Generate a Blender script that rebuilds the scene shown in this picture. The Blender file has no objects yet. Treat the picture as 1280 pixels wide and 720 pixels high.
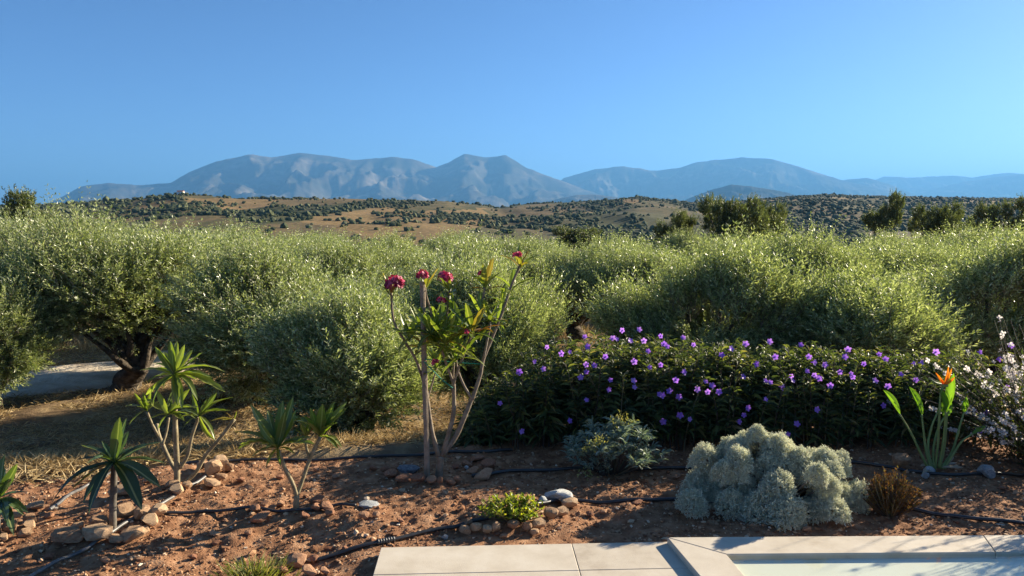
import bpy, math, random
import numpy as np
from mathutils import Vector, Matrix, Quaternion

# ------------------------------------------------------------------ camera, sky, sun, exposure
scene = bpy.context.scene
col = scene.collection
R_ = math.radians
CAMZ = 2.2
FPX = 924.0                      # focal length in pixels of the 1280 px wide photograph
PITCH = math.atan(92.0 / FPX)
SUN_AZ, SUN_EL = R_(58), R_(20)  # azimuth to the right of the view direction (+Y), elevation
SUNDIR = Vector((math.sin(SUN_AZ) * math.cos(SUN_EL), math.cos(SUN_AZ) * math.cos(SUN_EL), math.sin(SUN_EL)))

cam_d = bpy.data.cameras.new('camera')
cam = bpy.data.objects.new('camera', cam_d)
col.objects.link(cam)
cam.location = (0, 0, CAMZ)
cam.rotation_euler = (math.pi / 2 - PITCH, 0, 0)
cam_d.sensor_width = 36
cam_d.lens = 36 * FPX / 1280
cam_d.clip_start = 0.05
cam_d.clip_end = 200000
scene.camera = cam

world = bpy.data.worlds.new('World')
scene.world = world
world.use_nodes = True
wn = world.node_tree.nodes
wl = world.node_tree.links
bg = wn['Background']
sky = wn.new('ShaderNodeTexSky')
sky.sky_type = 'NISHITA'
sky.sun_disc = False
sky.sun_elevation = SUN_EL
sky.sun_rotation = SUN_AZ
sky.altitude = 200
sky.air_density = 0.65
sky.dust_density = 0.35
sky.ozone_density = 6.5
wl.new(sky.outputs[0], bg.inputs[0])
bg.inputs[1].default_value = 0.05

sun_d = bpy.data.lights.new('sun', 'SUN')
sun_d.energy = 5.0
sun_d.angle = R_(0.5)
sun_d.color = (1.0, 0.87, 0.67)
sun = bpy.data.objects.new('sun', sun_d)
col.objects.link(sun)
sun.rotation_euler = SUNDIR.to_track_quat('Z', 'Y').to_euler()
sun.location = (20, 10, 15)

scene.render.engine = 'CYCLES'
scene.view_settings.view_transform = 'Standard'
scene.view_settings.look = 'None'
scene.view_settings.exposure = 1.8
scene.view_settings.gamma = 1
scene.view_settings.use_curve_mapping = False
scene.cycles.max_bounces = 8
scene.cycles.transparent_max_bounces = 12
scene.cycles.volume_bounces = 1

# ------------------------------------------------------------------ pixel helpers
CP, SP = math.cos(PITCH), math.sin(PITCH)
def ray(px, py):
    xc, yc = (px - 640) / FPX, -(py - 360) / FPX
    return Vector((xc, CP + yc * SP, -SP + yc * CP))
def at(px, py, Y):               # point on the pixel's ray at depth Y
    d = ray(px, py)
    t = Y / d.y
    return Vector((d.x * t, Y, CAMZ + d.z * t))
def on_z(px, py, z):
    d = ray(px, py)
    t = (z - CAMZ) / d.z
    return Vector((d.x * t, d.y * t, z))

# ------------------------------------------------------------------ noise and terrain
def _h(ix, iy, seed):
    n = (ix.astype(np.int64) * 374761393 + iy.astype(np.int64) * 668265263 + seed * 1442695041) & 0xFFFFFFFF
    n = ((n ^ (n >> 13)) * 1274126177) & 0xFFFFFFFF
    n = n ^ (n >> 16)
    return (n & 0xFFFF) / 65535.0
def vnoise(x, y, seed=0):        # value noise in -1..1
    x = np.asarray(x, float); y = np.asarray(y, float)
    ix, iy = np.floor(x), np.floor(y)
    fx, fy = x - ix, y - iy
    fx = fx * fx * (3 - 2 * fx); fy = fy * fy * (3 - 2 * fy)
    a = _h(ix, iy, seed); b = _h(ix + 1, iy, seed); c = _h(ix, iy + 1, seed); d = _h(ix + 1, iy + 1, seed)
    return 2 * ((a * (1 - fx) + b * fx) * (1 - fy) + (c * (1 - fx) + d * fx) * fy) - 1
def fbm(x, y, seed=0, oct=4):
    s = 0; a = 0.5; f = 1.0
    for i in range(oct):
        s = s + a * vnoise(x * f, y * f, seed + i * 17); a *= 0.5; f *= 2.03
    return s
def smooth(a, b, x):
    t = np.clip((x - a) / (b - a), 0, 1)
    return t * t * (3 - 2 * t)

# hill crest seen above the grove: photo x, crest y
HX = np.array([-700, -200, 60, 140, 175, 205, 230, 262, 300, 360, 430, 500, 560, 600, 625, 650, 690, 735, 770, 795, 825, 860, 930, 960, 1030, 1120, 1200, 1280, 1500, 2200], float)
HY = np.array([262, 258, 255, 250, 246, 243, 241, 243, 247, 246, 246.5, 248, 250, 254, 258, 254, 252, 250.5, 249, 245, 248, 252, 250, 247, 242.5, 245, 246, 248, 248, 255], float)
HR = np.array([800] * 10 + [800, 820, 850, 900, 950, 1000, 1020, 1040, 1060, 1080, 1120, 1200, 1300, 1350, 1400, 1420, 1420, 1420, 1420, 1420], float)
def edge_y(x):
    return np.interp(x, [-9, -4.2, -2.4, -1.0, -.2, .5, 9], [5.9, 6.2, 6.62, 6.8, 7.2, 7.8, 7.9])
def near_z(x, y):                # garden terrace, bank down to the olive grove, then a gentle fall
    b = smooth(-.1, 3.3, y - edge_y(x) + 0.25 * vnoise(x * .6, y * .6, 5))
    return -1.0 * b - 0.35 * smooth(12, 40, y)
def terrain(x, y):
    x = np.asarray(x, float); y = np.asarray(y, float)
    r = np.hypot(x, y); az = np.arctan2(x, np.maximum(y, 1e-6))
    px = 640 + FPX * np.tan(np.clip(az, -1.0, 1.0))
    cy = np.interp(px, HX, HY); Rr = np.interp(px, HX, HR)
    yc = -(cy - 360) / FPX
    te = (-SP + yc * CP) / np.hypot((px - 640) / FPX, CP + yc * SP)
    zr = CAMZ + Rr * te
    front = smooth(-10, 40, y)
    nb = 0.06 * fbm(x * .9, y * .9, 3, 3) * smooth(0.3, 2, y - edge_y(x))
    z = near_z(x, y) + nb
    z = z - 17 * smooth(38, 190, r) * front
    floor = -16.5
    up = smooth(330, 1.0, np.zeros_like(r)) * 0
    t = np.clip((r - 300) / (Rr - 300), 0, 1)
    prof = t ** 1.15 * (1.35 - 0.35 * t)
    bump = (11 * fbm(x / 150., y / 150., 11, 4) + 2.5 * fbm(x / 35., y / 35., 21, 2)) * np.sin(np.pi * np.clip(t, 0, 1)) ** .8
    terr = 0.9 * np.abs(((prof * 14 + 0.4 * vnoise(x / 90, y / 90, 8)) % 1.0) - .5) * np.sin(np.pi * t)
    hill = (zr - floor) * prof + bump + terr + 1.3 * fbm(x / 40., y / 40., 31, 2) * smooth(0.7, 1.0, t)
    back = smooth(1.0, 2.2, r / Rr)
    hill = hill * (1 - back)
    z = z + hill * front * (r > 300)
    return z
def tz(x, y): return float(terrain(x, y))

# outline of the paving and pool in the bed: the soil is levelled against it and dug away under it
_p0, _p1, _c0, _c1 = on_z(476, 684, .05), on_z(822, 677, .05), on_z(834, 671.5, .09), on_z(1280, 668.5, .09)
_gl = on_z(465.5, 720, .05) - _p0
def paved(x, y):                 # distance inside (+) or outside (-) the paved area
    far_ = np.interp(x, [_p0.x, _p1.x, _c0.x - .001, _c0.x, _c1.x, 9], [_p0.y, _p1.y, _p1.y, _c0.y, _c1.y, _c1.y + .05])
    return np.minimum(far_ - y, x - (_p0.x + (y - _p0.y) * _gl.x / _gl.y))
# soil bumps: mounds and basins in the planting bed  (x, y, height, radius)
MOUNDS = []
def soil_z(x, y):
    x = np.asarray(x, float); y = np.asarray(y, float)
    z = 0.035 * vnoise(x * 1.1, y * 1.1, 41) + 0.022 * vnoise(x * 3.1, y * 3.1, 42) + 0.016 * vnoise(x * 8, y * 8, 43) + 0.010 * vnoise(x * 19, y * 19, 44) + 0.007 * vnoise(x * 37, y * 37, 45)
    for mx, my, mh, mr in MOUNDS:
        z = z + mh * np.exp(-((x - mx) ** 2 + (y - my) ** 2) / (mr * mr))
    pd = paved(x, y)
    k = smooth(-.45, -.04, pd)
    z = z * (1 - .8 * k) + .02 * k
    z = z - .14 * smooth(.012, .04, pd) - .01
    return z + near_z(x, y) - 0.16 * smooth(-.3, .3, y - edge_y(x) + 0.2 * vnoise(x * .8, y * .8, 46) + 0.1 * vnoise(x * 4, y * 4, 47))
def sz(x, y): return float(soil_z(x, y))
def on_soil(px, py):
    p = on_z(px, py, 0)
    for _ in range(4):
        p = on_z(px, py, sz(p.x, p.y))
    return p
def on_ground(px, py):           # march along the pixel's ray to the terrain
    d = ray(px, py).normalized()
    t = 6.0
    for _ in range(4000):
        p = Vector((0, 0, CAMZ)) + d * t
        if p.z < tz(p.x, p.y): break
        t += 0.01 * t ** 0.9
    return p

for (mpx, mpy, mh, mr) in ((640, 640, .07, .36), (548, 590, .04, .5), (140, 662, .04, .4), (222, 605, .05, .4), (370, 640, .04, .3), (450, 650, .05, .25), (970, 640, .06, .6), (0, 655, .05, .4), (600, 575, .05, .3)):
    p = on_z(mpx, mpy, 0)
    MOUNDS.append((p.x, p.y, mh, mr))

# ------------------------------------------------------------------ materials
def new_mat(name):
    m = bpy.data.materials.new(name); m.use_nodes = True
    nt = m.node_tree
    return m, nt, nt.nodes, nt.links, nt.nodes['Principled BSDF'], nt.nodes['Material Output']
def ramp(nodes, stops):
    r = nodes.new('ShaderNodeValToRGB')
    e = r.color_ramp.elements
    while len(e) < len(stops): e.new(0.5)
    for i, (p, c) in enumerate(stops):
        e[i].position = p; e[i].color = (*c, 1)
    return r
def noise_node(nodes, links, coord, scale, detail=6, rough=.6, dist=0):
    n = nodes.new('ShaderNodeTexNoise')
    n.inputs['Scale'].default_value = scale; n.inputs['Detail'].default_value = detail
    n.inputs['Roughness'].default_value = rough; n.inputs['Distortion'].default_value = dist
    if coord is not None: links.new(coord, n.inputs['Vector'])
    return n
def leaf_mat(name, stops, transl=0.35, rough=0.45, src='island', spec=0.4, tcol=None, rib=0):
    m, nt, N, L, B, O = new_mat(name)
    if src == 'island':
        g = N.new('ShaderNodeNewGeometry'); s = g.outputs['Random Per Island']
    else:
        g = N.new('ShaderNodeObjectInfo'); s = g.outputs['Random']
    r = ramp(N, stops); L.new(s, r.inputs[0])
    tc = N.new('ShaderNodeTexCoord')
    nz = noise_node(N, L, tc.outputs['Object'], 14, 3)
    hs = N.new('ShaderNodeHueSaturation')
    mp = N.new('ShaderNodeMapRange'); mp.inputs[3].default_value = .8; mp.inputs[4].default_value = 1.2
    L.new(nz.outputs[0], mp.inputs[0]); L.new(mp.outputs[0], hs.inputs['Value'])
    L.new(r.outputs[0], hs.inputs['Color'])
    if rib:                       # pale midrib along the leaf's own axis
        sp = N.new('ShaderNodeSeparateXYZ'); L.new(tc.outputs['Object'], sp.inputs[0])
        ab = N.new('ShaderNodeMath'); ab.operation = 'ABSOLUTE'; L.new(sp.outputs[1], ab.inputs[0])
        lt = N.new('ShaderNodeMapRange'); lt.inputs[1].default_value = .006; lt.inputs[2].default_value = .016; lt.inputs[3].default_value = .75; lt.inputs[4].default_value = 0; L.new(ab.outputs[0], lt.inputs[0])
        rm = N.new('ShaderNodeMixRGB'); rm.inputs[2].default_value = (.3, .34, .14, 1); L.new(lt.outputs[0], rm.inputs[0]); L.new(hs.outputs[0], rm.inputs[1])
        hs = rm
    L.new(hs.outputs[0], B.inputs['Base Color'])
    B.inputs['Roughness'].default_value = rough
    B.inputs['Specular IOR Level'].default_value = spec
    t = N.new('ShaderNodeBsdfTranslucent')
    mixc = N.new('ShaderNodeMixRGB'); mixc.blend_type = 'MULTIPLY'; mixc.inputs[0].default_value = 1
    L.new(hs.outputs[0], mixc.inputs[1]); mixc.inputs[2].default_value = (*(tcol or (1.5, 1.6, .6)), 1)
    L.new(mixc.outputs[0], t.inputs[0])
    mx = N.new('ShaderNodeMixShader'); mx.inputs[0].default_value = transl
    L.new(B.outputs[0], mx.inputs[1]); L.new(t.outputs[0], mx.inputs[2]); L.new(mx.outputs[0], O.inputs[0])
    return m
def solid_mat(name, stops, scale=8, rough=.8, bump=.3, bscale=40, bdist=.01, spec=.3, obj_random=0.0, detail=6):
    m, nt, N, L, B, O = new_mat(name)
    tc = N.new('ShaderNodeTexCoord')
    nz = noise_node(N, L, tc.outputs['Object'], scale, detail)
    r = ramp(N, stops)
    if obj_random:
        oi = N.new('ShaderNodeObjectInfo')
        ma = N.new('ShaderNodeMath'); ma.operation = 'MULTIPLY_ADD'
        ma.inputs[1].default_value = obj_random; ma.inputs[2].default_value = -obj_random / 2
        L.new(oi.outputs['Random'], ma.inputs[0])
        ad = N.new('ShaderNodeMath'); ad.operation = 'ADD'
        L.new(ma.outputs[0], ad.inputs[0]); L.new(nz.outputs[0], ad.inputs[1]); L.new(ad.outputs[0], r.inputs[0])
    else:
        L.new(nz.outputs[0], r.inputs[0])
    L.new(r.outputs[0], B.inputs['Base Color'])
    B.inputs['Roughness'].default_value = rough
    B.inputs['Specular IOR Level'].default_value = spec
    if bump:
        n2 = noise_node(N, L, tc.outputs['Object'], bscale, 5)
        b = N.new('ShaderNodeBump'); b.inputs['Strength'].default_value = bump; b.inputs['Distance'].default_value = bdist
        L.new(n2.outputs[0], b.inputs['Height']); L.new(b.outputs[0], B.inputs['Normal'])
    return m

M = {}
M['soil'] = solid_mat('red_soil', [(.25, (.125, .060, .034)), (.45, (.235, .118, .062)), (.6, (.345, .19, .105)), (.8, (.48, .31, .19))], 9, .95, .9, 70, .012, .1, detail=10)
M['clod'] = leaf_mat('soil_clod', [(0, (.14, .065, .038)), (.4, (.26, .132, .07)), (.75, (.39, .225, .125)), (.93, (.5, .35, .22)), (1, (.6, .5, .38))], 0.0, .95, spec=.1)
M['stone'] = solid_mat('fieldstone', [(.2, (.25, .14, .08)), (.45, (.38, .24, .14)), (.65, (.48, .32, .19)), (.9, (.56, .42, .27))], 5, .9, .6, 30, .012, .2, .45)
M['redstone'] = solid_mat('red_fieldstone', [(.2, (.2, .09, .055)), (.45, (.33, .16, .09)), (.65, (.42, .23, .13)), (.9, (.5, .33, .2))], 5, .9, .6, 30, .012, .2, .4)
M['greystone'] = solid_mat('grey_limestone', [(.3, (.22, .24, .25)), (.5, (.38, .40, .40)), (.62, (.52, .52, .48)), (.8, (.68, .66, .6))], 6, .8, .6, 25, .012, .3, .2)
M['bluestone'] = solid_mat('dark_blue_grey_stone', [(.3, (.08, .09, .105)), (.5, (.14, .155, .17)), (.8, (.3, .3, .29))], 5, .75, .5, 25, .01, .3)
M['slab'] = solid_mat('cream_paving_stone', [(.22, (.4, .335, .25)), (.4, (.51, .445, .345)), (.55, (.56, .495, .39)), (.75, (.62, .56, .455))], 5.5, .6, .5, 120, .002, .35, .25, detail=10)
M['bedding'] = solid_mat('grey_mortar_bed', [(.3, (.2, .18, .15)), (.7, (.34, .31, .27))], 9, .9, .4, 60, .005)
M['basin'] = solid_mat('pale_pool_tile', [(.3, (.74, .70, .54)), (.7, (.8, .77, .62))], 1.2, .4, .05, 20, .003)
M['hose'] = solid_mat('black_pe_pipe', [(.3, (.018, .018, .019)), (.7, (.035, .034, .034))], 30, .33, .15, 90, .002, .6)
M['sheen_hose'] = solid_mat('sunlit_sheen_pipe', [(.3, (.06, .058, .055)), (.7, (.16, .15, .14))], 20, .42, .15, 90, .002, .6)  # black pipe greyed: its sunlit sheen is put into the colour
M['bark'] = solid_mat('olive_bark', [(.3, (.035, .027, .02)), (.5, (.085, .068, .05)), (.75, (.17, .145, .115))], 9, .95, 1.0, 22, .04, .15)
M['stem'] = solid_mat('plumeria_bark', [(.3, (.14, .11, .06)), (.5, (.25, .205, .12)), (.75, (.36, .3, .19))], 18, .75, .5, 60, .006, .3)
M['tall_stem'] = solid_mat('tall_plumeria_bark', [(.3, (.11, .085, .06)), (.5, (.2, .155, .11)), (.75, (.3, .25, .18))], 18, .75, .5, 60, .006, .3)
M['dark_stem'] = solid_mat('plumeria_dark_bark', [(.3, (.07, .06, .05)), (.5, (.12, .105, .085)), (.75, (.24, .21, .17))], 18, .8, .5, 60, .006, .3)
M['stake'] = solid_mat('weathered_timber', [(.3, (.16, .125, .09)), (.55, (.27, .215, .16)), (.8, (.36, .3, .23))], 14, .9, .7, 50, .006, .2)
M['twine'] = solid_mat('green_twine', [(.3, (.02, .2, .13)), (.7, (.03, .3, .2))], 40, .7, 0)
M['olive'] = leaf_mat('olive_leaf', [(0, (.095, .13, .045)), (.3, (.20, .245, .092)), (.6, (.34, .385, .175)), (.85, (.49, .52, .29)), (1, (.64, .66, .46))], .34, .34, spec=.6, tcol=(1.3, 1.38, .62))
M['olive_dark'] = leaf_mat('dark_olive_leaf', [(0, (.045, .06, .024)), (.4, (.08, .098, .038)), (.75, (.14, .16, .07)), (1, (.25, .265, .15))], .25, .45, spec=.4)
M['olive_twig'] = solid_mat('olive_twig', [(.3, (.14, .12, .085)), (.7, (.26, .23, .17))], 12, .9, 0)
M['plum'] = leaf_mat('plumeria_leaf', [(0, (.085, .125, .03)), (.5, (.14, .18, .042)), (1, (.22, .25, .065))], .42, .32, 'object', .5, (1.7, 1.9, .5), rib=1)
M['plum_dark'] = leaf_mat('plumeria_dark_leaf', [(0, (.03, .06, .03)), (.5, (.05, .085, .034)), (1, (.1, .145, .045))], .3, .22, 'object', .6, (1.6, 1.8, .5), rib=1)
M['plum_red'] = leaf_mat('plumeria_autumn_leaf', [(0, (.08, .14, .03)), (.35, (.13, .19, .035)), (.6, (.24, .25, .05)), (.85, (.2, .14, .035)), (.95, (.2, .07, .03)), (1, (.08, .12, .03))], .42, .35, 'object', .4, (1.8, 1.6, .5), rib=1)
M['midrib'] = solid_mat('leaf_midrib', [(.3, (.25, .32, .12)), (.7, (.35, .42, .18))], 20, .5, 0)
M['pink'] = leaf_mat('pink_petal', [(0, (.22, .012, .045)), (.5, (.42, .03, .1)), (.85, (.62, .1, .2)), (1, (.75, .35, .38))], .35, .5, tcol=(1.3, .9, .9))
M['purple'] = leaf_mat('purple_petal', [(0, (.28, .13, .6)), (.5, (.38, .19, .7)), (1, (.5, .28, .75))], .45, .5, 'object', .3, (1.3, 1.1, 1.3))
M['white'] = leaf_mat('white_petal', [(0, (.72, .68, .66)), (.85, (.8, .79, .77)), (1, (.8, .74, .74))], .55, .5, 'object', .3, (1.05, 1.0, .95))
M['hedge'] = leaf_mat('narrow_dark_leaf', [(0, (.03, .046, .022)), (.4, (.055, .08, .033)), (.75, (.10, .13, .045)), (.93, (.18, .20, .065)), (1, (.26, .21, .1))], .36, .5, spec=.3, tcol=(1.6, 1.6, .6))
M['hedge_stem'] = leaf_mat('purplish_stem', [(0, (.06, .04, .035)), (.6, (.12, .09, .06)), (1, (.2, .17, .09))], 0, .7)
M['silver'] = leaf_mat('silver_feather_leaf', [(0, (.44, .46, .36)), (.5, (.6, .62, .49)), (.9, (.72, .72, .58)), (1, (.55, .47, .34))], .3, .7, spec=.15, tcol=(1.05, 1.05, .85))
M['grey_leaf'] = leaf_mat('grey_green_leaf', [(0, (.13, .175, .14)), (.5, (.22, .275, .21)), (1, (.36, .4, .31))], .22, .6, spec=.25, tcol=(1.2, 1.3, .7))
M['seed'] = leaf_mat('yellow_green_seed_head', [(0, (.22, .24, .07)), (.5, (.34, .33, .1)), (1, (.5, .44, .16))], .3, .6, tcol=(1.3, 1.3, .6))
M['brown_leaf'] = leaf_mat('dry_rusty_leaf', [(0, (.08, .055, .022)), (.4, (.14, .085, .03)), (.7, (.21, .11, .04)), (1, (.16, .17, .05))], .3, .7, spec=.15, tcol=(1.4, 1.1, .6))
M['lime'] = leaf_mat('bright_green_leaf', [(0, (.1, .15, .022)), (.5, (.2, .26, .035)), (.85, (.34, .36, .06)), (1, (.45, .4, .1))], .4, .4, tcol=(1.6, 1.6, .4))
M['grassy'] = leaf_mat('grass_blade', [(0, (.09, .12, .03)), (.5, (.17, .2, .05)), (.85, (.3, .29, .1)), (1, (.46, .38, .18))], .35, .6, tcol=(1.4, 1.4, .5))
M['straw'] = leaf_mat('straw', [(0, (.26, .19, .095)), (.4, (.4, .3, .155)), (.8, (.55, .43, .24)), (1, (.64, .54, .34))], .25, .75, spec=.15, tcol=(1.2, 1.1, .8))
M['strel'] = leaf_mat('strelitzia_leaf', [(0, (.07, .14, .03)), (.5, (.1, .2, .035)), (1, (.14, .25, .05))], .42, .35, 'object', .5, (1.9, 2.0, .4))
M['strel_stalk'] = solid_mat('strelitzia_stalk', [(.3, (.13, .19, .06)), (.7, (.24, .3, .11))], 8, .5, .1)
M['orange'] = leaf_mat('orange_sepal', [(0, (.75, .24, .02)), (1, (.85, .36, .03))], .4, .4, 'object', .3, (1.2, .9, .5))
M['dry_leaf'] = leaf_mat('withered_leaf', [(0, (.4, .33, .24)), (1, (.58, .5, .38))], .25, .8, 'object', .1, (1, 1, .8))
M['far_tree'] = leaf_mat('far_orchard_leaf', [(0, (.045, .058, .028)), (.5, (.075, .088, .043)), (1, (.125, .135, .075))], 0.0, .9, spec=.1)
M['track'] = solid_mat('pale_dirt', [(.3, (.36, .29, .2)), (.45, (.52, .44, .33)), (.6, (.64, .56, .43)), (.8, (.72, .64, .51))], 1.8, .95, 1.0, 9, .06, .1, detail=10)
M['pot'] = solid_mat('white_paint', [(.3, (.72, .71, .68)), (.7, (.8, .79, .76))], 2, .7, 0)
M['tile'] = solid_mat('clay_tile', [(.3, (.3, .13, .08)), (.7, (.42, .2, .12))], 2, .9, 0)
M['glass'] = solid_mat('dark_window_glass', [(.3, (.03, .035, .04)), (.7, (.05, .055, .06))], 2, .2, 0)

def ground_material():
    m, nt, N, L, B, O = new_mat('grove_and_hillside')
    g = N.new('ShaderNodeNewGeometry'); pos = g.outputs['Position']
    sep = N.new('ShaderNodeSeparateXYZ'); L.new(pos, sep.inputs[0])
    def mx(fac, a, b):
        n = N.new('ShaderNodeMixRGB')
        if isinstance(fac, float): n.inputs[0].default_value = fac
        else: L.new(fac, n.inputs[0])
        for i, v in ((1, a), (2, b)):
            if isinstance(v, tuple): n.inputs[i].default_value = (*v, 1)
            else: L.new(v, n.inputs[i])
        return n.outputs[0]
    # grove floor: straw litter over brown earth
    n1 = noise_node(N, L, pos, 1.3, 8, .65)
    r1 = ramp(N, [(.34, (.10, .068, .042)), (.48, (.19, .13, .075)), (.6, (.30, .22, .12)), (.78, (.44, .34, .19))]); L.new(n1.outputs[0], r1.inputs[0])
    # hill: ochre dry grass, grey-green scrub in long drifts along the slope
    mp = N.new('ShaderNodeMapping'); mp.inputs['Scale'].default_value = (1, .3, 3.0); L.new(pos, mp.inputs[0])
    n2 = noise_node(N, L, mp.outputs[0], .011, 9, .62, .6)
    r2 = ramp(N, [(.42, (.06, .066, .03)), (.5, (.11, .098, .05)), (.55, (.23, .15, .075)), (.63, (.31, .2, .1)), (.78, (.42, .31, .17))]); L.new(n2.outputs[0], r2.inputs[0])
    n3 = noise_node(N, L, pos, .09, 6, .7)
    r3 = ramp(N, [(.42, (0, 0, 0)), (.62, (1, 1, 1))]); L.new(n3.outputs[0], r3.inputs[0])
    hill = mx(r3.outputs[0], r2.outputs[0], (.10, .095, .045))
    # the right hand slopes are greener (orchards all over)
    mr = N.new('ShaderNodeMapRange'); mr.inputs[1].default_value = 150; mr.inputs[2].default_value = 520; mr.inputs[4].default_value = .72
    L.new(sep.outputs[0], mr.inputs[0])
    n4 = noise_node(N, L, mp.outputs[0], .02, 5)
    r4 = ramp(N, [(.3, (.055, .066, .032)), (.62, (.085, .09, .042)), (.75, (.3, .22, .11))]); L.new(n4.outputs[0], r4.inputs[0])
    hill2 = mx(mr.outputs[0], hill, r4.outputs[0])
    md = N.new('ShaderNodeMapRange'); md.inputs[1].default_value = 60; md.inputs[2].default_value = 200
    L.new(sep.outputs[1], md.inputs[0])
    nw = noise_node(N, L, pos, .02, 3); sc_ = N.new('ShaderNodeVectorMath'); sc_.operation = 'SCALE'; sc_.inputs['Scale'].default_value = 45
    L.new(nw.outputs['Color'], sc_.inputs[0]); ad_ = N.new('ShaderNodeVectorMath'); L.new(pos, ad_.inputs[0]); L.new(sc_.outputs[0], ad_.inputs[1])
    vo = N.new('ShaderNodeTexVoronoi'); vo.inputs['Scale'].default_value = .013; mp2 = N.new('ShaderNodeMapping'); mp2.inputs['Scale'].default_value = (1, .28, 0); L.new(ad_.outputs[0], mp2.inputs[0]); L.new(mp2.outputs[0], vo.inputs['Vector'])
    sv = N.new('ShaderNodeSeparateXYZ'); L.new(vo.outputs['Color'], sv.inputs[0])
    rv = ramp(N, [(.0, (.07, .075, .036)), (.35, (.12, .105, .055)), (.55, (.2, .14, .075)), (.75, (.33, .21, .10)), (.92, (.42, .3, .16))]); rv.color_ramp.interpolation = 'CONSTANT'; L.new(sv.outputs[0], rv.inputs[0])
    hill2 = mx(.62, hill2, rv.outputs[0])
    nf = noise_node(N, L, pos, .35, 5, .75); rf = ramp(N, [(.4, (.45, .5, .45)), (.62, (1.15, 1.1, 1.0))]); L.new(nf.outputs[0], rf.inputs[0])
    mf = N.new('ShaderNodeMixRGB'); mf.blend_type = 'MULTIPLY'; mf.inputs[0].default_value = .8; L.new(hill2, mf.inputs[1]); L.new(rf.outputs[0], mf.inputs[2]); hill2 = mf.outputs[0]
    c = mx(md.outputs[0], r1.outputs[0], hill2)
    L.new(c, B.inputs['Base Color'])
    B.inputs['Roughness'].default_value = .95; B.inputs['Specular IOR Level'].default_value = .1
    nb = noise_node(N, L, pos, 9, 6, .7)
    b = N.new('ShaderNodeBump'); b.inputs['Strength'].default_value = .8; b.inputs['Distance'].default_value = .04
    L.new(nb.outputs[0], b.inputs['Height']); L.new(b.outputs[0], B.inputs['Normal'])
    return m
M['ground'] = ground_material()

def mountain_material():
    m, nt, N, L, B, O = new_mat('limestone_mountain')
    g = N.new('ShaderNodeNewGeometry')
    mp = N.new('ShaderNodeMapping'); mp.inputs['Scale'].default_value = (.001, .001, .0016); L.new(g.outputs['Position'], mp.inputs[0])
    n = noise_node(N, L, mp.outputs[0], 1.1, 10, .65, .4)
    r = ramp(N, [(.36, (.04, .042, .03)), (.5, (.07, .066, .05)), (.58, (.12, .105, .08)), (.72, (.26, .22, .175))])
    L.new(n.outputs[0], r.inputs[0]); L.new(r.outputs[0], B.inputs['Base Color'])
    B.inputs['Roughness'].default_value = 1; B.inputs['Specular IOR Level'].default_value = 0
    return m
M['mountain'] = mountain_material()

def water_material():
    m, nt, N, L, B, O = new_mat('pool_water')
    N.remove(B)
    tr = N.new('ShaderNodeBsdfTransparent'); tr.inputs[0].default_value = (.93, .97, .95, 1)
    gl = N.new('ShaderNodeBsdfGlossy'); gl.inputs['Roughness'].default_value = .02
    gg = N.new('ShaderNodeNewGeometry'); dt = N.new('ShaderNodeVectorMath'); dt.operation = 'DOT_PRODUCT'
    L.new(gg.outputs['Incoming'], dt.inputs[0]); L.new(gg.outputs['Normal'], dt.inputs[1])
    ab = N.new('ShaderNodeMath'); ab.operation = 'ABSOLUTE'; L.new(dt.outputs['Value'], ab.inputs[0])
    iv = N.new('ShaderNodeMath'); iv.operation = 'SUBTRACT'; iv.inputs[0].default_value = 1; L.new(ab.outputs[0], iv.inputs[1])
    pw = N.new('ShaderNodeMath'); pw.operation = 'POWER'; pw.inputs[1].default_value = 5; L.new(iv.outputs[0], pw.inputs[0])
    fr = N.new('ShaderNodeMath'); fr.operation = 'MULTIPLY_ADD'; fr.inputs[1].default_value = .98; fr.inputs[2].default_value = .02; L.new(pw.outputs[0], fr.inputs[0])
    tc = N.new('ShaderNodeTexCoord'); n = noise_node(N, L, tc.outputs['Object'], 5, 2)
    b = N.new('ShaderNodeBump'); b.inputs['Strength'].default_value = .08; b.inputs['Distance'].default_value = .02
    L.new(n.outputs[0], b.inputs['Height']); L.new(b.outputs[0], gl.inputs['Normal'])
    mx = N.new('ShaderNodeMixShader'); L.new(fr.outputs[0], mx.inputs[0]); L.new(tr.outputs[0], mx.inputs[1]); L.new(gl.outputs[0], mx.inputs[2])
    L.new(mx.outputs[0], O.inputs[0])
    return m
M['water'] = water_material()

# ------------------------------------------------------------------ mesh helpers
def mesh_np(name, V, F, mat, smooth_shade=False):
    V = np.asarray(V, np.float32).reshape(-1, 3); F = np.asarray(F, np.int32)
    k = F.shape[1]
    me = bpy.data.meshes.new(name)
    me.vertices.add(len(V)); me.vertices.foreach_set('co', V.ravel())
    me.loops.add(F.size); me.loops.foreach_set('vertex_index', F.ravel())
    me.polygons.add(len(F)); me.polygons.foreach_set('loop_start', np.arange(0, F.size, k, dtype=np.int32))
    me.polygons.foreach_set('use_smooth', np.full(len(F), smooth_shade, dtype=bool))
    me.update(calc_edges=True)
    me.materials.append(M[mat] if isinstance(mat, str) else mat)
    return me
def mesh_py(name, V, F, mat, smooth_shade=False):
    me = bpy.data.meshes.new(name)
    me.from_pydata([tuple(v) for v in V], [], F); me.update()
    me.materials.append(M[mat])
    if smooth_shade: me.polygons.foreach_set('use_smooth', [True] * len(me.polygons))
    return me
def link(name, me, parent=None, loc=None, mtx=None):
    o = bpy.data.objects.new(name, me); col.objects.link(o)
    if parent is not None: o.parent = parent
    if mtx is not None: o.matrix_local = mtx
    elif loc is not None: o.location = loc
    return o
def tag(o, label=None, cat=None, group=None, kind=None):
    if label: o['label'] = label
    if cat: o['category'] = cat
    if group: o['group'] = group
    if kind: o['kind'] = kind
    return o
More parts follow.
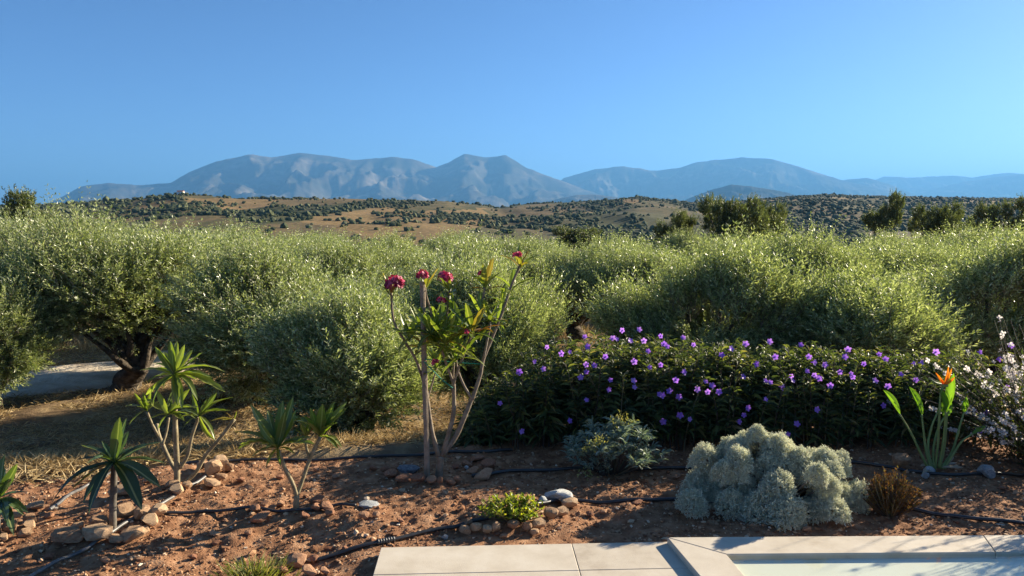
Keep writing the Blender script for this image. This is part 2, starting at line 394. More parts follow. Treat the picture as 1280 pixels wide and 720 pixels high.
def thing(name, label, cat, loc, group=None):
    o = bpy.data.objects.new(name, None); col.objects.link(o); o.location = loc
    o.empty_display_size = .1
    return tag(o, label, cat, group)
class Soup:                       # collects vertex and triangle arrays
    def __init__(s): s.V = []; s.F = []; s.n = 0
    def add(s, V, F):
        V = np.asarray(V, float).reshape(-1, 3); F = np.asarray(F, int)
        s.V.append(V); s.F.append(F + s.n); s.n += len(V); return s
    def tube(s, pts, rad, n=7, cap=True):
        V, F = tube(pts, rad, n, cap); return s.add(V, F)
    def mesh(s, name, mat, sm=False):
        return mesh_np(name, np.concatenate(s.V), np.concatenate(s.F), mat, sm)
def tube(pts, rad, n=7, cap=True):
    P = np.array([tuple(p) for p in pts], float); m = len(P)
    rad = np.broadcast_to(np.asarray(rad, float), (m,))
    T = np.gradient(P, axis=0); T /= np.maximum(np.linalg.norm(T, axis=1, keepdims=True), 1e-9)
    up = np.array([0, 0, 1.0]) if abs(T[0][2]) < .9 else np.array([1.0, 0, 0])
    a = np.cross(T[0], up); a /= np.linalg.norm(a)
    V = []
    for i in range(m):
        a = a - T[i] * np.dot(a, T[i]); a /= np.linalg.norm(a); b = np.cross(T[i], a)
        for k in range(n):
            t = 2 * math.pi * k / n
            V.append(P[i] + rad[i] * (math.cos(t) * a + math.sin(t) * b))
    F = []
    for i in range(m - 1):
        for k in range(n):
            p, q = i * n + k, i * n + (k + 1) % n
            F += [(p, q, q + n), (p, q + n, p + n)]
    if cap:
        V.append(P[0]); V.append(P[-1]); c0, c1 = len(V) - 2, len(V) - 1
        for k in range(n):
            F.append((c0, (k + 1) % n, k)); F.append((c1, (m - 1) * n + k, (m - 1) * n + (k + 1) % n))
    return np.array(V), np.array(F)
def spline(pts, per=8):           # Catmull-Rom
    P = [Vector(p) for p in pts]
    P = [P[0] * 2 - P[1]] + P + [P[-1] * 2 - P[-2]]
    out = []
    for i in range(1, len(P) - 2):
        for k in range(per):
            t = k / per
            out.append(.5 * ((2 * P[i]) + (-P[i - 1] + P[i + 1]) * t + (2 * P[i - 1] - 5 * P[i] + 4 * P[i + 1] - P[i + 2]) * t * t + (-P[i - 1] + 3 * P[i] - 3 * P[i + 1] + P[i + 2]) * t ** 3))
    out.append(P[-2]); return out
def unit(A): return A / np.maximum(np.linalg.norm(A, axis=-1, keepdims=True), 1e-9)
def leaves(base, dirn, length, width, rng, fold=.25, droop=0.0, seg=1):
    """many leaves at once. base, dirn (n,3); seg=1: folded diamond (2 tris); seg=2: drooping blade (6 tris)"""
    n = len(base); d = unit(dirn)
    r = rng.normal(size=(n, 3)); side = unit(np.cross(d, r)); nor = np.cross(side, d)
    flip = np.where(nor[:, 2:3] < 0, -1, 1); nor = nor * flip; side = side * flip
    L = np.broadcast_to(length, (n,))[:, None]; W = np.broadcast_to(width, (n,))[:, None]
    if seg == 1:
        mid = base + d * L * .5
        tip = base + d * L - np.array([0, 0, 1.]) * L * droop
        V = np.stack([base, mid + side * W * .5 + nor * W * fold, tip, mid - side * W * .5 + nor * W * fold], 1)
        f = np.array([[0, 1, 2], [0, 2, 3]])
    else:
        dz = np.array([0, 0, -1.])
        p1 = base + d * L * .35; p2 = base + d * L * .7 + dz * L * droop * .4; p3 = base + d * L + dz * L * droop
        V = np.stack([base, p1 + side * W * .5 + nor * W * fold, p1, p1 - side * W * .5 + nor * W * fold,
                      p2 + side * W * .38 + nor * W * fold, p2, p2 - side * W * .38 + nor * W * fold, p3], 1)
        f = np.array([[0, 2, 1], [0, 3, 2], [1, 2, 5], [1, 5, 4], [2, 3, 6], [2, 6, 5], [4, 5, 7], [5, 6, 7]])
    k = V.shape[1]
    F = (f[None] + (np.arange(n) * k)[:, None, None]).reshape(-1, 3)
    return V.reshape(-1, 3), F
def ico(sub=1):
    import bmesh
    bm = bmesh.new(); bmesh.ops.create_icosphere(bm, subdivisions=sub, radius=1)
    V = np.array([v.co[:] for v in bm.verts]); F = np.array([[v.index for v in f.verts] for f in bm.faces]); bm.free()
    return V, F
ICO1, ICO2, ICO3 = ico(1), ico(2), ico(3)

# ================================================================== SETTING
# one ground sheet, polar grid, fine in view and coarse elsewhere, out to beyond the mountains
azs = np.concatenate([np.linspace(-180, -52, 24, endpoint=False), np.linspace(-52, 52, 460), np.linspace(52, 180, 24, endpoint=False)[1:]]) * math.pi / 180
rs = np.concatenate([[0.01, 3.0], np.linspace(5, 24, 200), np.geomspace(24.5, 300, 90), np.linspace(308, 1700, 220), np.geomspace(1760, 33500, 30)])
A, Rr = np.meshgrid(azs, rs)
GX, GY = Rr * np.sin(A), Rr * np.cos(A)
GZ = terrain(GX, GY)
GZ = GZ - .2 * (1 - smooth(-.25, .1, GY - edge_y(GX))) * (np.abs(GX) < 8.8)
na, nr = len(azs), len(rs)
idx = np.arange(nr * na).reshape(nr, na)
nxt = np.roll(idx, -1, axis=1)
F = np.stack([idx[:-1], nxt[:-1], nxt[1:], idx[1:]], -1).reshape(-1, 4)[:, ::-1]
o = link('ground', mesh_np('ground', np.stack([GX, GY, GZ], -1), F, 'ground', True)); tag(o, kind='structure')

# red planting bed
xs = np.concatenate([np.arange(-8.6, -5.0, .08), np.arange(-5.0, 5.6, .022), np.arange(5.6, 8.6, .08)])
ys = np.arange(3.0, 8.3, .022)
X, Y = np.meshgrid(xs, ys); Z = soil_z(X, Y)
idx = np.arange(X.size).reshape(X.shape)
F = np.stack([idx[:-1, :-1], idx[:-1, 1:], idx[1:, 1:], idx[1:, :-1]], -1).reshape(-1, 4)
o = link('planting_bed', mesh_np('planting_bed', np.stack([X, Y, Z], -1), F, 'soil', True)); tag(o, kind='structure')

# pale track through the grove, draped 1.5 cm over the ground
def drape_strip(name, center, width, mat):
    C = spline(center, 10); V = []; F = []
    rng = np.random.default_rng(4)
    for i, p in enumerate(C):
        t = (C[min(i + 1, len(C) - 1)] - C[max(i - 1, 0)]); t.z = 0; t.normalize(); s = Vector((t.y, -t.x, 0))
        for k in range(15):
            u = k / 14 - .5
            w = width * (1 + .18 * float(vnoise(i * .4, 3 * (k > 7), 77)))
            q = p + s * u * w
            rut = -.03 * math.exp(-((abs(u) - .24) / .09) ** 2)
            V.append((q.x, q.y, tz(q.x, q.y) + (.05 + rut if 0 < k < 14 else -.06)))
    for i in range(len(C) - 1):
        for k in range(14):
            a = i * 15 + k; F.append((a, a + 1, a + 16, a + 15))
    return link(name, mesh_py(name, V, F, mat, True))
o = drape_strip('dirt_track', [(-22, 9.6, 0), (-14, 11.9, 0), (-9.4, 13.9, 0), (-7.2, 16.2, 0), (-5.6, 19.5, 0), (-3.2, 24, 0), (1, 31, 0), (6, 42, 0)], 2.7, 'track'); tag(o, kind='structure')

# mountain ranges on the horizon: crest pixels, distance
def mountain(crest, Rm, depth, seed, foot=-40.0):
    cx_ = np.array([c[0] for c in crest], float); cy_ = np.array([c[1] for c in crest], float)
    nu, nv = 520, 90
    px = np.linspace(cx_[0], cx_[-1], nu); py = np.interp(px, cx_, cy_)
    kern = np.ones(5) / 5; pad = np.pad(py, 2, mode='edge'); py = .8 * py + .2 * np.convolve(pad, kern, 'valid') + .7 * fbm(px / 9., px * 0 + seed, seed, 3)
    yc = -(py - 360) / FPX; xc = (px - 640) / FPX
    dy = CP + yc * SP; dzz = -SP + yc * CP
    te = dzz / np.hypot(xc, dy); az = np.arctan2(xc, dy)
    zc = CAMZ + Rm * te
    v = np.linspace(-1, .8, nv)
    U, Vv = np.meshgrid(np.arange(nu), v)
    r = Rm + Vv * depth
    Xm, Ym = r * np.sin(az[U]), r * np.cos(az[U])
    s = 1 - np.abs(Vv); prof = np.where(Vv < 0, s ** 1.15, s ** 1.3)
    sc = depth / 3.2
    rid = 1 - np.abs(fbm(Xm / (sc * .55), Ym / (sc * 1.1), seed, 6)) * 2.9
    fade = np.clip(np.abs(Vv) * 3.2, 0, 1)
    Zm = foot + (zc[U] - foot) * prof * (1 - fade * .38 * (1 - rid))
    fine = 22 * fbm(Xm / 420., Ym / 420., seed + 5, 4) * (Rm / 15000)
    Zm = Zm + fine * np.clip(fade + .45, 0, 1)
    idx = np.arange(nu * nv).reshape(nv, nu)
    F = np.stack([idx[:-1, :-1], idx[:-1, 1:], idx[1:, 1:], idx[1:, :-1]], -1).reshape(-1, 4)
    o = link('mountain_range', mesh_np('mountain_range', np.stack([Xm, Ym, Zm], -1), F, 'mountain', True)); tag(o, kind='structure')
mountain([(-260, 275), (-100, 272), (35, 264), (70, 250), (100, 233), (135, 228), (170, 231), (215, 228), (235, 215), (270, 200), (310, 192), (340, 195), (375, 190), (410, 194), (440, 199), (490, 195.5), (515, 197.5), (545, 208), (560, 203), (580, 191.5), (605, 196), (632, 193), (660, 210), (700, 225), (735, 238), (775, 250), (820, 262)], 15000, 5200, 3)
mountain([(610, 268), (660, 245), (690, 232), (706, 221), (745, 210), (780, 207.5), (820, 213), (850, 209), (870, 202), (925, 195), (965, 197.5), (1000, 208), (1050, 224), (1085, 232), (1120, 240), (1170, 255), (1240, 268)], 18500, 5200, 9)
mountain([(985, 262), (1030, 232), (1050, 225), (1082, 221.5), (1110, 229), (1135, 240), (1180, 258), (1200, 266)], 20500, 4200, 15)
mountain([(1040, 262), (1080, 228), (1105, 220), (1140, 221.5), (1190, 218.5), (1215, 221), (1262, 215.5), (1300, 219), (1400, 212), (1560, 235), (1700, 262)], 27000, 5500, 21)
mountain([(1110, 262), (1150, 240), (1190, 230), (1235, 222), (1280, 217), (1330, 220), (1420, 240), (1500, 262)], 23500, 4500, 27)
mountain([(835, 262), (860, 248), (890, 236), (915, 230), (950, 234), (985, 240), (1025, 252), (1060, 262)], 8500, 2200, 33)
mountain([(640, 262), (690, 250), (720, 243.5), (745, 243), (780, 248), (830, 262)], 9500, 2200, 39)

# ------------------------------------------------------------------ paving and pool
def prism(poly, z0, z1, bev=.004):
    n = len(poly); c = Vector((sum(p[0] for p in poly) / n, sum(p[1] for p in poly) / n))
    V = []
    ins = []
    for i in range(n):           # inset polygon
        a, b, d = Vector(poly[i - 1][:2]), Vector(poly[i][:2]), Vector(poly[(i + 1) % n][:2])
        e1 = (b - a).normalized(); e2 = (d - b).normalized()
        n1 = Vector((-e1.y, e1.x)); n2 = Vector((-e2.y, e2.x))
        k = (n1 + n2); k = k / max(k.dot(n1), .2) ; ins.append(b + k * bev)
    for p in poly: V.append((p[0], p[1], z0))
    for p in poly: V.append((p[0], p[1], z1 - bev))
    for p in ins: V.append((p.x, p.y, z1))
    F = [tuple(range(n - 1, -1, -1)), tuple(range(2 * n, 3 * n))]
    for l in (0, n):
        for i in range(n): F.append((l + i, l + (i + 1) % n, l + n + (i + 1) % n, l + n + i))
    return V, F
ZP, ZC = .05, .09
def ccw(poly):
    a = sum(poly[i - 1][0] * poly[i][1] - poly[i][0] * poly[i - 1][1] for i in range(len(poly)))
    return poly if a > 0 else poly[::-1]
# paving runs along direction e (nearly +x), toward the camera along g
pTL = on_z(476, 684, ZP); pTR = on_z(822, 677, ZP)
e = (pTR - pTL); Lp = e.length; e.normalize()
g = (on_z(465.5, 720, ZP) - pTL); g.normalize()
cTL = on_z(834, 671.5, ZC); cTRr = on_z(1280, 668.5, ZC)
ec = (cTRr - cTL).normalized(); gc = (on_z(875, 720, ZC) - cTL).normalized()
iTL = on_z(908, 692.5, ZC); iTR = on_z(1280, 690.5, ZC)
bed = [pTL - g * .0 + e * .02 + g * .02, pTR + e * .2 + g * .02, pTR + e * .2 + g * 3.0, pTL + e * .02 + g * 3.0]
V, F = prism(ccw([p[:2] for p in bed]), -.12, ZP - .012, .002)
pav = link('paving', mesh_py('paving', V, F, 'bedding')); tag(pav, kind='structure')
u1 = (on_z(715, 681, ZP) - pTL).dot(e)
joint = .004
rows = [0, .37, .97, 1.57, 2.2]
for i in range(len(rows) - 1):
    cuts = [0, u1, u1 + 1.2] if i % 2 == 0 else [0, u1 - .0, u1 + 1.2]
    cuts = [c for c in cuts if c < Lp] + [Lp + .16]
    for a, b in zip(cuts[:-1], cuts[1:]):
        q = [pTL + e * (a + joint / 2) + g * (rows[i] + joint / 2), pTL + e * (b - joint / 2) + g * (rows[i] + joint / 2), pTL + e * (b - joint / 2) + g * (rows[i + 1] - joint / 2), pTL + e * (a + joint / 2) + g * (rows[i + 1] - joint / 2)]
        V, F = prism(ccw([p[:2] for p in q]), 0.0, ZP, .003)
        link('paver', mesh_py('paver', V, F, 'slab'), pav)

pool = thing('swimming_pool', 'pool edged with cream stone coping, filled to the brim, beside the paving', 'pool', (cTL.x, cTL.y, 0))
def off(V): return [(v[0] - pool.location.x, v[1] - pool.location.y, v[2]) for v in V]
wc = (iTL - cTL)
js = (on_z(1235, 673, ZC) - cTL).dot(ec)
inner0 = iTL
li = (iTR - iTL).normalized()
w1 = (inner0 - cTL) - ec * (inner0 - cTL).dot(ec); wid = w1.length; nrm = w1.normalized()
def cop(poly):
    V, F = prism(ccw([p[:2] for p in poly]), -.02, ZC, .004)
    link('coping_stone', mesh_py('coping_stone', off(V), F, 'slab'), pool)
def far(u): return cTL + ec * u
def nearp(u): return far(u) + nrm * wid
um = (inner0 - cTL).dot(ec)
jg = .002
js2 = (on_z(1245, 690.5, ZC) - cTL).dot(ec)
cop([far(jg), far(js - jg), nearp(js2 - jg), nearp(um + jg)])
u0, v0 = js, js2
for k in range(3):
    cop([far(u0 + jg), far(u0 + 1.2 - jg), nearp(v0 + 1.2 - jg), nearp(v0 + jg)]); u0 += 1.2; v0 += 1.2
gi = (on_z(931, 720, ZC) - iTL).normalized()
glen = [0.02, 1.0, 2.0, 2.9]
p_prev = [cTL, iTL]
for k in range(3):
    a0 = cTL + gc * (jg * 2 if k == 0 else glen[k]); a1 = cTL + gc * (glen[k + 1] - .004)
    b0 = iTL + gi * (jg * 2 if k == 0 else glen[k] - wid * .95); b1 = iTL + gi * (glen[k + 1] - .004 - wid * .95)
    cop([a0, b0, b1, a1])
# basin wall, floor raised to cut the coping's shade on it, and water
sh = nrm * .015 + ec * .015
bz = [iTL + sh * 0, iTL + ec * 4.6, iTL + ec * 4.6 + nrm * 2.4, iTL + gi * 2.4]
V, F = prism(ccw([p[:2] for p in bz]), -.30, .05, .002)
link('pool_floor', mesh_py('pool_floor', off(V), F, 'basin'), pool)
def wall(a, b, inn):
    q = [a - inn * .06, b - inn * .06, b - inn * .012, a - inn * .012]
    V, F = prism(ccw([p[:2] for p in q]), -.3, ZC - .022, .001)
    link('pool_wall', mesh_py('pool_wall', off(V), F, 'basin'), pool)
wall(iTL, iTL + ec * 4.6, nrm)
gi_in = Vector((-gi.y, gi.x, 0)); gi_in = gi_in if gi_in.dot(ec) > 0 else -gi_in
wall(iTL, iTL + gi * 2.4, gi_in)
wz = .074
V = [(p.x, p.y, wz) for p in (iTL - nrm * .01, iTL + ec * 4.6 - nrm * .01, iTL + ec * 4.6 + nrm * 2.4, iTL + gi * 2.4)]
o = link('pool_water', mesh_py('pool_water', V, [(0, 1, 2, 3)] if (Vector(V[1]) - Vector(V[0])).cross(Vector(V[2]) - Vector(V[1])).z > 0 else [(0, 3, 2, 1)], 'water')); tag(o, kind='structure')

# ------------------------------------------------------------------ olive grove
def olive_variant(seed, R=1.9, H=3.3, zlow=.75, nshoot=4800, leafL=.105, leafW=.025, per=12, trunk_r=.17, mat='olive', shootL=(.32, .8), lean=(0, 0), stems=True, nlobe=17, lob_r=(.35, .78), lob_s=(.28, .42)):
    rng = np.random.default_rng(seed)
    zc = (zlow + H) / 2; hz = (H - zlow) / 2
    lob = []
    while len(lob) < nlobe:
        q = rng.normal(size=3); q = q / np.linalg.norm(q) * rng.uniform(*lob_r)
        c = np.array([q[0] * R, q[1] * R, zc + q[2] * hz * .95])
        lob.append((c, rng.uniform(*lob_s) * R * (0.85 if q[2] > .3 else 1)))
    C = np.array([l[0] for l in lob]); Rl = np.array([l[1] for l in lob])
    w = Rl ** 2 / np.sum(Rl ** 2)
    k = rng.choice(nlobe, size=nshoot, p=w)
    d = unit(rng.normal(size=(nshoot, 3)))
    rad = Rl[k] * np.where(rng.random(nshoot) < .28, rng.uniform(.35, .8, nshoot), rng.uniform(.78, 1.0, nshoot))
    clump = .80 + .32 * vnoise(d[:, 0] * 3.1 + k * 7.3, d[:, 1] * 3.1 + d[:, 2] * 2.7, seed)
    B = C[k] + d * (rad * clump)[:, None] * np.array([1, 1, .85])
    B[:, 2] = np.maximum(B[:, 2], .12)
    outw = unit(B - np.array([0, 0, zc - .3 * hz]))
    upw = np.where(B[:, 2:3] > zlow + .25 * hz, .35 + .85 * np.clip((B[:, 2:3] - zlow) / (2 * hz), 0, 1), -.15)
    D = unit(outw * .55 + d * .4 + np.array([0, 0, 1.]) * upw + rng.normal(size=(nshoot, 3)) * .28)
    SL = rng.uniform(*shootL, nshoot) * np.where(rng.random(nshoot) < .05, 1.35, 1.0) * (.55 + .75 * np.clip((B[:, 2] - zlow) / (2 * hz), 0, 1))
    bend = rng.normal(size=(nshoot, 3)) * .12
    base = []; dr = []; ln = []
    ph = rng.uniform(0, 6.28, nshoot)
    side = unit(np.cross(D, rng.normal(size=(nshoot, 3)))); side2 = np.cross(D, side)
    for i in range(per):
        t = (i + .6) / per
        P = B + D * (SL * t)[:, None] + bend * (SL * t * t)[:, None]
        for s in (0, math.pi):
            a = ph + i * 1.57 + s + rng.normal(size=nshoot) * .3
            sd = side * np.cos(a)[:, None] + side2 * np.sin(a)[:, None]
            base.append(P); dr.append(D * (.75 + .5 * t) + sd * .85 + rng.normal(size=(nshoot, 3)) * .12)
            ln.append(leafL * (1.05 - .45 * t) * rng.uniform(.75, 1.2, nshoot))
    base = np.concatenate(base); dr = np.concatenate(dr); ln = np.concatenate(ln)
    V, F = leaves(base, dr, ln, ln * (leafW / leafL), rng, .15)
    crown = mesh_np('olive_foliage', V, F, mat)
    # woody parts
    wood = Soup()
    th = min(.26 * H, zlow + .12) if trunk_r < .19 else .55
    tx, ty = lean
    tp = [(0, 0, -.15), (.02, 0, .1), (tx * .4 + .05, ty * .4 - .03, th * .5), (tx, ty, th)]
    pts = spline(tp, 5); rr = np.linspace(1.35, .85, len(pts)) * trunk_r * (1 + .05 * rng.normal(size=len(pts)))
    rr[0:3] *= [1.5, 1.35, 1.15]
    Vt, Ft = tube(pts, rr, 11)
    Vt = Vt + .25 * trunk_r * np.stack([vnoise(Vt[:, 2] * 6 + Vt[:, 1] * 9, Vt[:, 0] * 9, 3), vnoise(Vt[:, 2] * 6, Vt[:, 0] * 9 + Vt[:, 1] * 5, 4), 0 * Vt[:, 0]], -1)
    trunk = mesh_np('olive_trunk', Vt, Ft, 'bark', True)
    limbs = Soup()
    order = np.argsort(C[:, 2])
    for j, i in enumerate(order):
        c = C[i]; m = np.array([tx, ty, th]) * .55 + c * .45 + rng.normal(size=3) * .1; m[2] = max(m[2], th + .1) if j > 3 else m[2]
        st = np.array([tx, ty, th - .12]) + rng.normal(size=3) * .03
        pp = spline([st, (st + m) / 2 + rng.normal(size=3) * .07, m, c], 4)
        limbs.tube(pp, np.linspace(trunk_r * rng.uniform(.38, .55), .018, len(pp)), 6)
    lm = limbs.mesh('olive_limbs', 'bark', True)
    tw = None
    if stems:
        S = Soup(); n = nshoot
        e0, e1, e2 = B, B + side * .006, B + side2 * .006
        tip = B + D * SL[:, None] + bend * SL[:, None]
        VV = np.stack([e0 - D * .12, e1 + side * .003 - D * .12, e2 + side2 * .003 - D * .12, tip], 1).reshape(-1, 3)
        FF = (np.array([[0, 1, 3], [1, 2, 3], [2, 0, 3]])[None] + (np.arange(n) * 4)[:, None, None]).reshape(-1, 3)
        tw = mesh_np('olive_twigs', VV, FF, 'olive_twig')
    return trunk, lm, crown, tw
def plant_tree(var, loc, rot, sc, label, group, name='olive_tree', cat='tree', z=None):
    tr = thing(name, label, cat, (loc[0], loc[1], tz(loc[0], loc[1]) if z is None else z), group)
    tr.rotation_euler = (0, 0, rot); tr.scale = sc if hasattr(sc, '__len__') else (sc, sc, sc)
    t = link('trunk', var[0], tr); link('limb', var[1], t)
    c = link('crown', var[2], tr)
    if var[3]: link('twigs', var[3], c)
    return tr
OV = [olive_variant(101, lean=(-.3, .1), zlow=.95, trunk_r=.2), olive_variant(202, lean=(.2, -.1)), olive_variant(303, R=1.8, H=3.2, zlow=.45, lean=(.1, .1)),
      olive_variant(404, R=1.45, H=2.75, zlow=.05, nshoot=6400, lean=(0, 0), shootL=(.3, .6), leafL=.095, leafW=.024, nlobe=26, lob_r=(.2, .62), lob_s=(.34, .44))]
MV = [olive_variant(505, nshoot=1500, leafL=.16, leafW=.045, per=7, stems=False, shootL=(.3, .7)), olive_variant(606, nshoot=1500, leafL=.16, leafW=.045, per=7, mat='olive_dark', stems=False, shootL=(.14, .34), R=2.0, nlobe=16, lob_r=(.25, .95), lob_s=(.2, .36)),
      olive_variant(707, nshoot=800, leafL=.13, leafW=.04, per=7, mat='olive_dark', stems=False, R=1.3, H=3.6, zlow=1.5, nlobe=8, trunk_r=.1, shootL=(.14, .34), lob_r=(.3, 1.0), lob_s=(.22, .4))]
def olive_at(px, Y, top_py, var, rad, rot, label, group=None, H0=3.3, R0=1.9, mat=OV, name='olive_tree'):
    p = at(px, 300, Y); top_py -= 5 if mat is MV else 0; gz_ = tz(p.x, p.y); topz = at(px, top_py, Y).z
    sz_ = (topz - gz_) / H0 / (1.17 if mat is OV else 1.05)
    return plant_tree(mat[var], (p.x, p.y), rot, (rad / R0, rad / R0, sz_), label, group, name)
near = [
 (-35, 11.6, 292, 3, 1.25, .4, 'olive tree at the edge of the track with foliage hanging nearly to the ground', 2.75, 1.45),
 (20, 17.0, 254, 1, 1.8, 2.0, 'silvery olive tree standing across the pale track with tall upright shoots', 3.3, 1.9),
 (150, 13.4, 262, 0, 2.0, 2.95, 'olive tree with a dark forked trunk leaning over the pale dirt track', 3.3, 1.9),
 (270, 15.6, 284, 1, 2.0, 4.4, 'round olive tree on the track side behind the many-branched young plumeria', 3.3, 1.9),
 (350, 12.4, 292, 2, 1.8, 1.2, 'sunlit olive tree between the track and the dark ground-sweeping olive', 3.2, 1.8),
 (432, 8.55, 322, 3, 1.36, 2.2, 'dark olive tree with foliage down to the ground behind the two-stemmed young plumeria', 2.75, 1.45),
 (592, 10.6, 296, 1, 1.22, .7, 'pale green olive tree behind the tall pink-flowered plumeria and its stake', 3.3, 1.9),
 (722, 19.0, 298, 0, 1.95, 5.2, 'shaded olive tree with a bare dark trunk beside a patch of dry grass', 3.3, 1.9),
 (885, 11.0, 290, 2, 1.75, 3.3, 'broad grey-green olive tree behind the middle of the purple-flowered hedge', 3.2, 1.8),
 (1065, 10.4, 300, 3, 1.5, 5.6, 'bright green olive tree with drooping foliage behind the purple hedge', 2.75, 1.45),
 (1240, 12.0, 284, 2, 1.95, 4.1, 'large olive tree behind the white-flowered bush', 3.2, 1.8),
]
for (px, Yd, tp, v, rad, rot, lab, H0, R0) in near:
    olive_at(px, Yd, tp, v, rad, rot, lab, 'olive trees of the near row', H0, R0)
for (px, Yd, tp, v, rad, rot, lab) in (
 (-60, 20, 272, 0, 2, 1, 'olive tree behind the track-side olive whose foliage hangs low'),
 (205, 21, 278, 2, 2.1, 1.9, 'olive crown between the forked-trunk olive and the round track-side olive'),
 (330, 22, 284, 0, 2.1, 3.3, 'olive crown filling the gap behind the round track-side olive'),
 (430, 20, 286, 1, 2.1, .3, 'olive crown behind the dark ground-sweeping olive'),
 (500, 25, 286, 2, 2.2, 2.5, 'olive crown of the rear row in line with the pink flower heads'),
 (560, 15.0, 290, 2, 1.8, 4.7, 'olive tree just past the stake, behind the pale olive'),
 (655, 27, 288, 1, 2.1, 5.5, 'olive crown above the tip of the tall plumeria\'s longest branch'),
 (800, 17.5, 293, 1, 1.9, .9, 'olive tree between the bare-trunk olive and the broad grey-green olive'),
 (790, 27, 292, 2, 2.1, 2.1, 'rear olive crown peeping over the gap by the dry grass patch'),
 (985, 16.5, 286, 0, 2.0, 3.9, 'olive crown between the broad grey-green olive and the bright drooping olive'),
 (1130, 17.5, 290, 1, 2.1, 1.5, 'olive tree right behind the bright drooping olive'),
 (1090, 24, 286, 2, 2.1, 4.8, 'rear olive crown below the slender airy tree'),
 (1190, 22, 284, 0, 2.1, 6.0, 'rear olive crown below the dark wide tree'),
 (1320, 18, 276, 1, 2.2, 2.6, 'olive crown rising behind the large olive by the white-flowered bush'),
 (945, 25, 288, 1, 2.2, .2, 'olive crown at the foot of the tall dark bushy tree'),
 (260, 28, 280, 1, 2.2, 5.1, 'rear olive crown below the dry hill with the white building'),
 (110, 24, 268, 2, 2.2, 4.2, 'rear olive crown behind the forked-trunk olive across the track'),
 (1290, 26, 280, 2, 2.2, .8, 'rear olive crown below the dark ragged tree'),
 (580, 32, 289, 0, 2.3, 1.1, 'farthest olive crown behind the tall plumeria\'s leaves'),
 (390, 32, 284, 1, 2.3, 2.9, 'farthest olive crown below the orchard rows of the dry hill'),
 (870, 33, 288, 0, 2.3, 3.1, 'farthest olive crown in front of the small dark round tree'),
):
    olive_at(px, Yd, tp, v, rad, rot, lab, 'olive trees of the back rows')
# taller dark trees standing out behind the grove
olive_at(905, 36, 241, 1, 2.1, .5, 'tall dark bushy tree rising above the grove against the hills', None, 3.3, 2.0, MV, 'evergreen_tree')
olive_at(958, 37, 252, 1, 1.5, 3.7, 'dark half-hidden tree leaning out beside the tall dark bushy tree', None, 3.3, 2.0, MV, 'evergreen_tree')
olive_at(848, 38, 262, 1, 1.4, 2.5, 'small dark round tree beside the tall dark bushy tree', None, 3.3, 2.0, MV, 'evergreen_tree')
olive_at(1110, 34, 245, 2, .95, 1.5, 'slender tree with a thin airy crown poking above the grove', None, 3.6, 1.3, MV, 'evergreen_tree')
olive_at(1176, 38, 251, 1, 1.55, 3.5, 'dark wide tree beside the slender airy tree', None, 3.3, 2.0, MV, 'evergreen_tree')
olive_at(1246, 36, 249, 1, 1.2, 4.5, 'dark rounded tree at the end of the dark tree line above the grove', None, 3.3, 2.0, MV, 'evergreen_tree')
olive_at(1285, 37, 250, 2, 1.6, 5.5, 'dark ragged tree with open top beyond the white-flowered bush', None, 3.6, 1.3, MV, 'evergreen_tree')
olive_at(716, 60, 284, 1, 2.9, .5, 'brownish dark tree in the valley behind the gap in the grove', None, 3.3, 2.0, MV, 'evergreen_tree')
olive_at(25, 27, 243, 2, 1.5, .9, 'spindly tree with tall shoots above the silvery olive by the track', None, 3.6, 1.3, MV, 'evergreen_tree')

# valley and hillside orchards: the largest as single trees, the rest as one mass
rng = np.random.default_rng(77)
cand = []
for _ in range(34000):
    px = rng.uniform(-60, 1340); r = 190 * (1330 / 190) ** rng.random() if rng.random() < .4 else rng.uniform(300, 1420)
    az = math.atan((px - 640) / FPX); x, y = r * math.sin(az), r * math.cos(az)
    cand.append((x, y, r, px))
cand = np.array(cand)
dens = fbm(cand[:, 0] / 75, cand[:, 1] / 140, 61, 4)
keep = (dens > np.where(cand[:, 2] < 300, -.25, np.where(cand[:, 3] > 900, -.28, np.where(cand[:, 3] > 600, -.15, .03))))
iso = rng.random(len(cand)) < .07
cand = cand[keep | iso]
rowsx = []                        # planted rows on the right hand slope
for i in range(-10, 130):
    for j in range(0, 90):
        x, y = 120 + i * 9.5 + j * 2.5, 820 + j * 8.5 - i * 1.2
        r = math.hypot(x, y); px = 640 + FPX * x / y
        if 930 < px < 1330 and 800 < r < 1430 and vnoise(x / 110, y / 110, 91) > -.35: rowsx.append((x + rng.normal() * .6, y + rng.normal() * .6, r, px))
for i in range(0, 60):           # and on the left hill's flank
    for j in range(0, 30):
        x, y = -190 + i * 7 + j * 2, 560 + j * 8 + i * .8
        r = math.hypot(x, y); px = 640 + FPX * x / y
        if 395 < px < 600 and r < 860 and vnoise(x / 60, y / 60, 93) > -.45: rowsx.append((x + rng.normal() * .5, y + rng.normal() * .5, r, px))
cand = np.concatenate([cand, np.array(rowsx)])
zz = terrain(cand[:, 0], cand[:, 1])
size = (.8 + 1.9 * rng.random(len(cand)) ** 1.6) * np.where(rng.random(len(cand)) < .05, 1.5, 1)
order = np.argsort(-size / cand[:, 2])
def blob_variant(seed):
    r2 = np.random.default_rng(seed); V, F = ICO2
    V = V * (1 + .28 * r2.normal(size=len(V))[:, None] * .6); V = V * np.array([1, 1, .82]); V[:, 2] += .78
    t = Soup(); t.add(V, F); t.tube([(0, 0, -.5), (0, 0, .5)], .1, 5); return t.mesh('orchard_tree', 'far_tree')
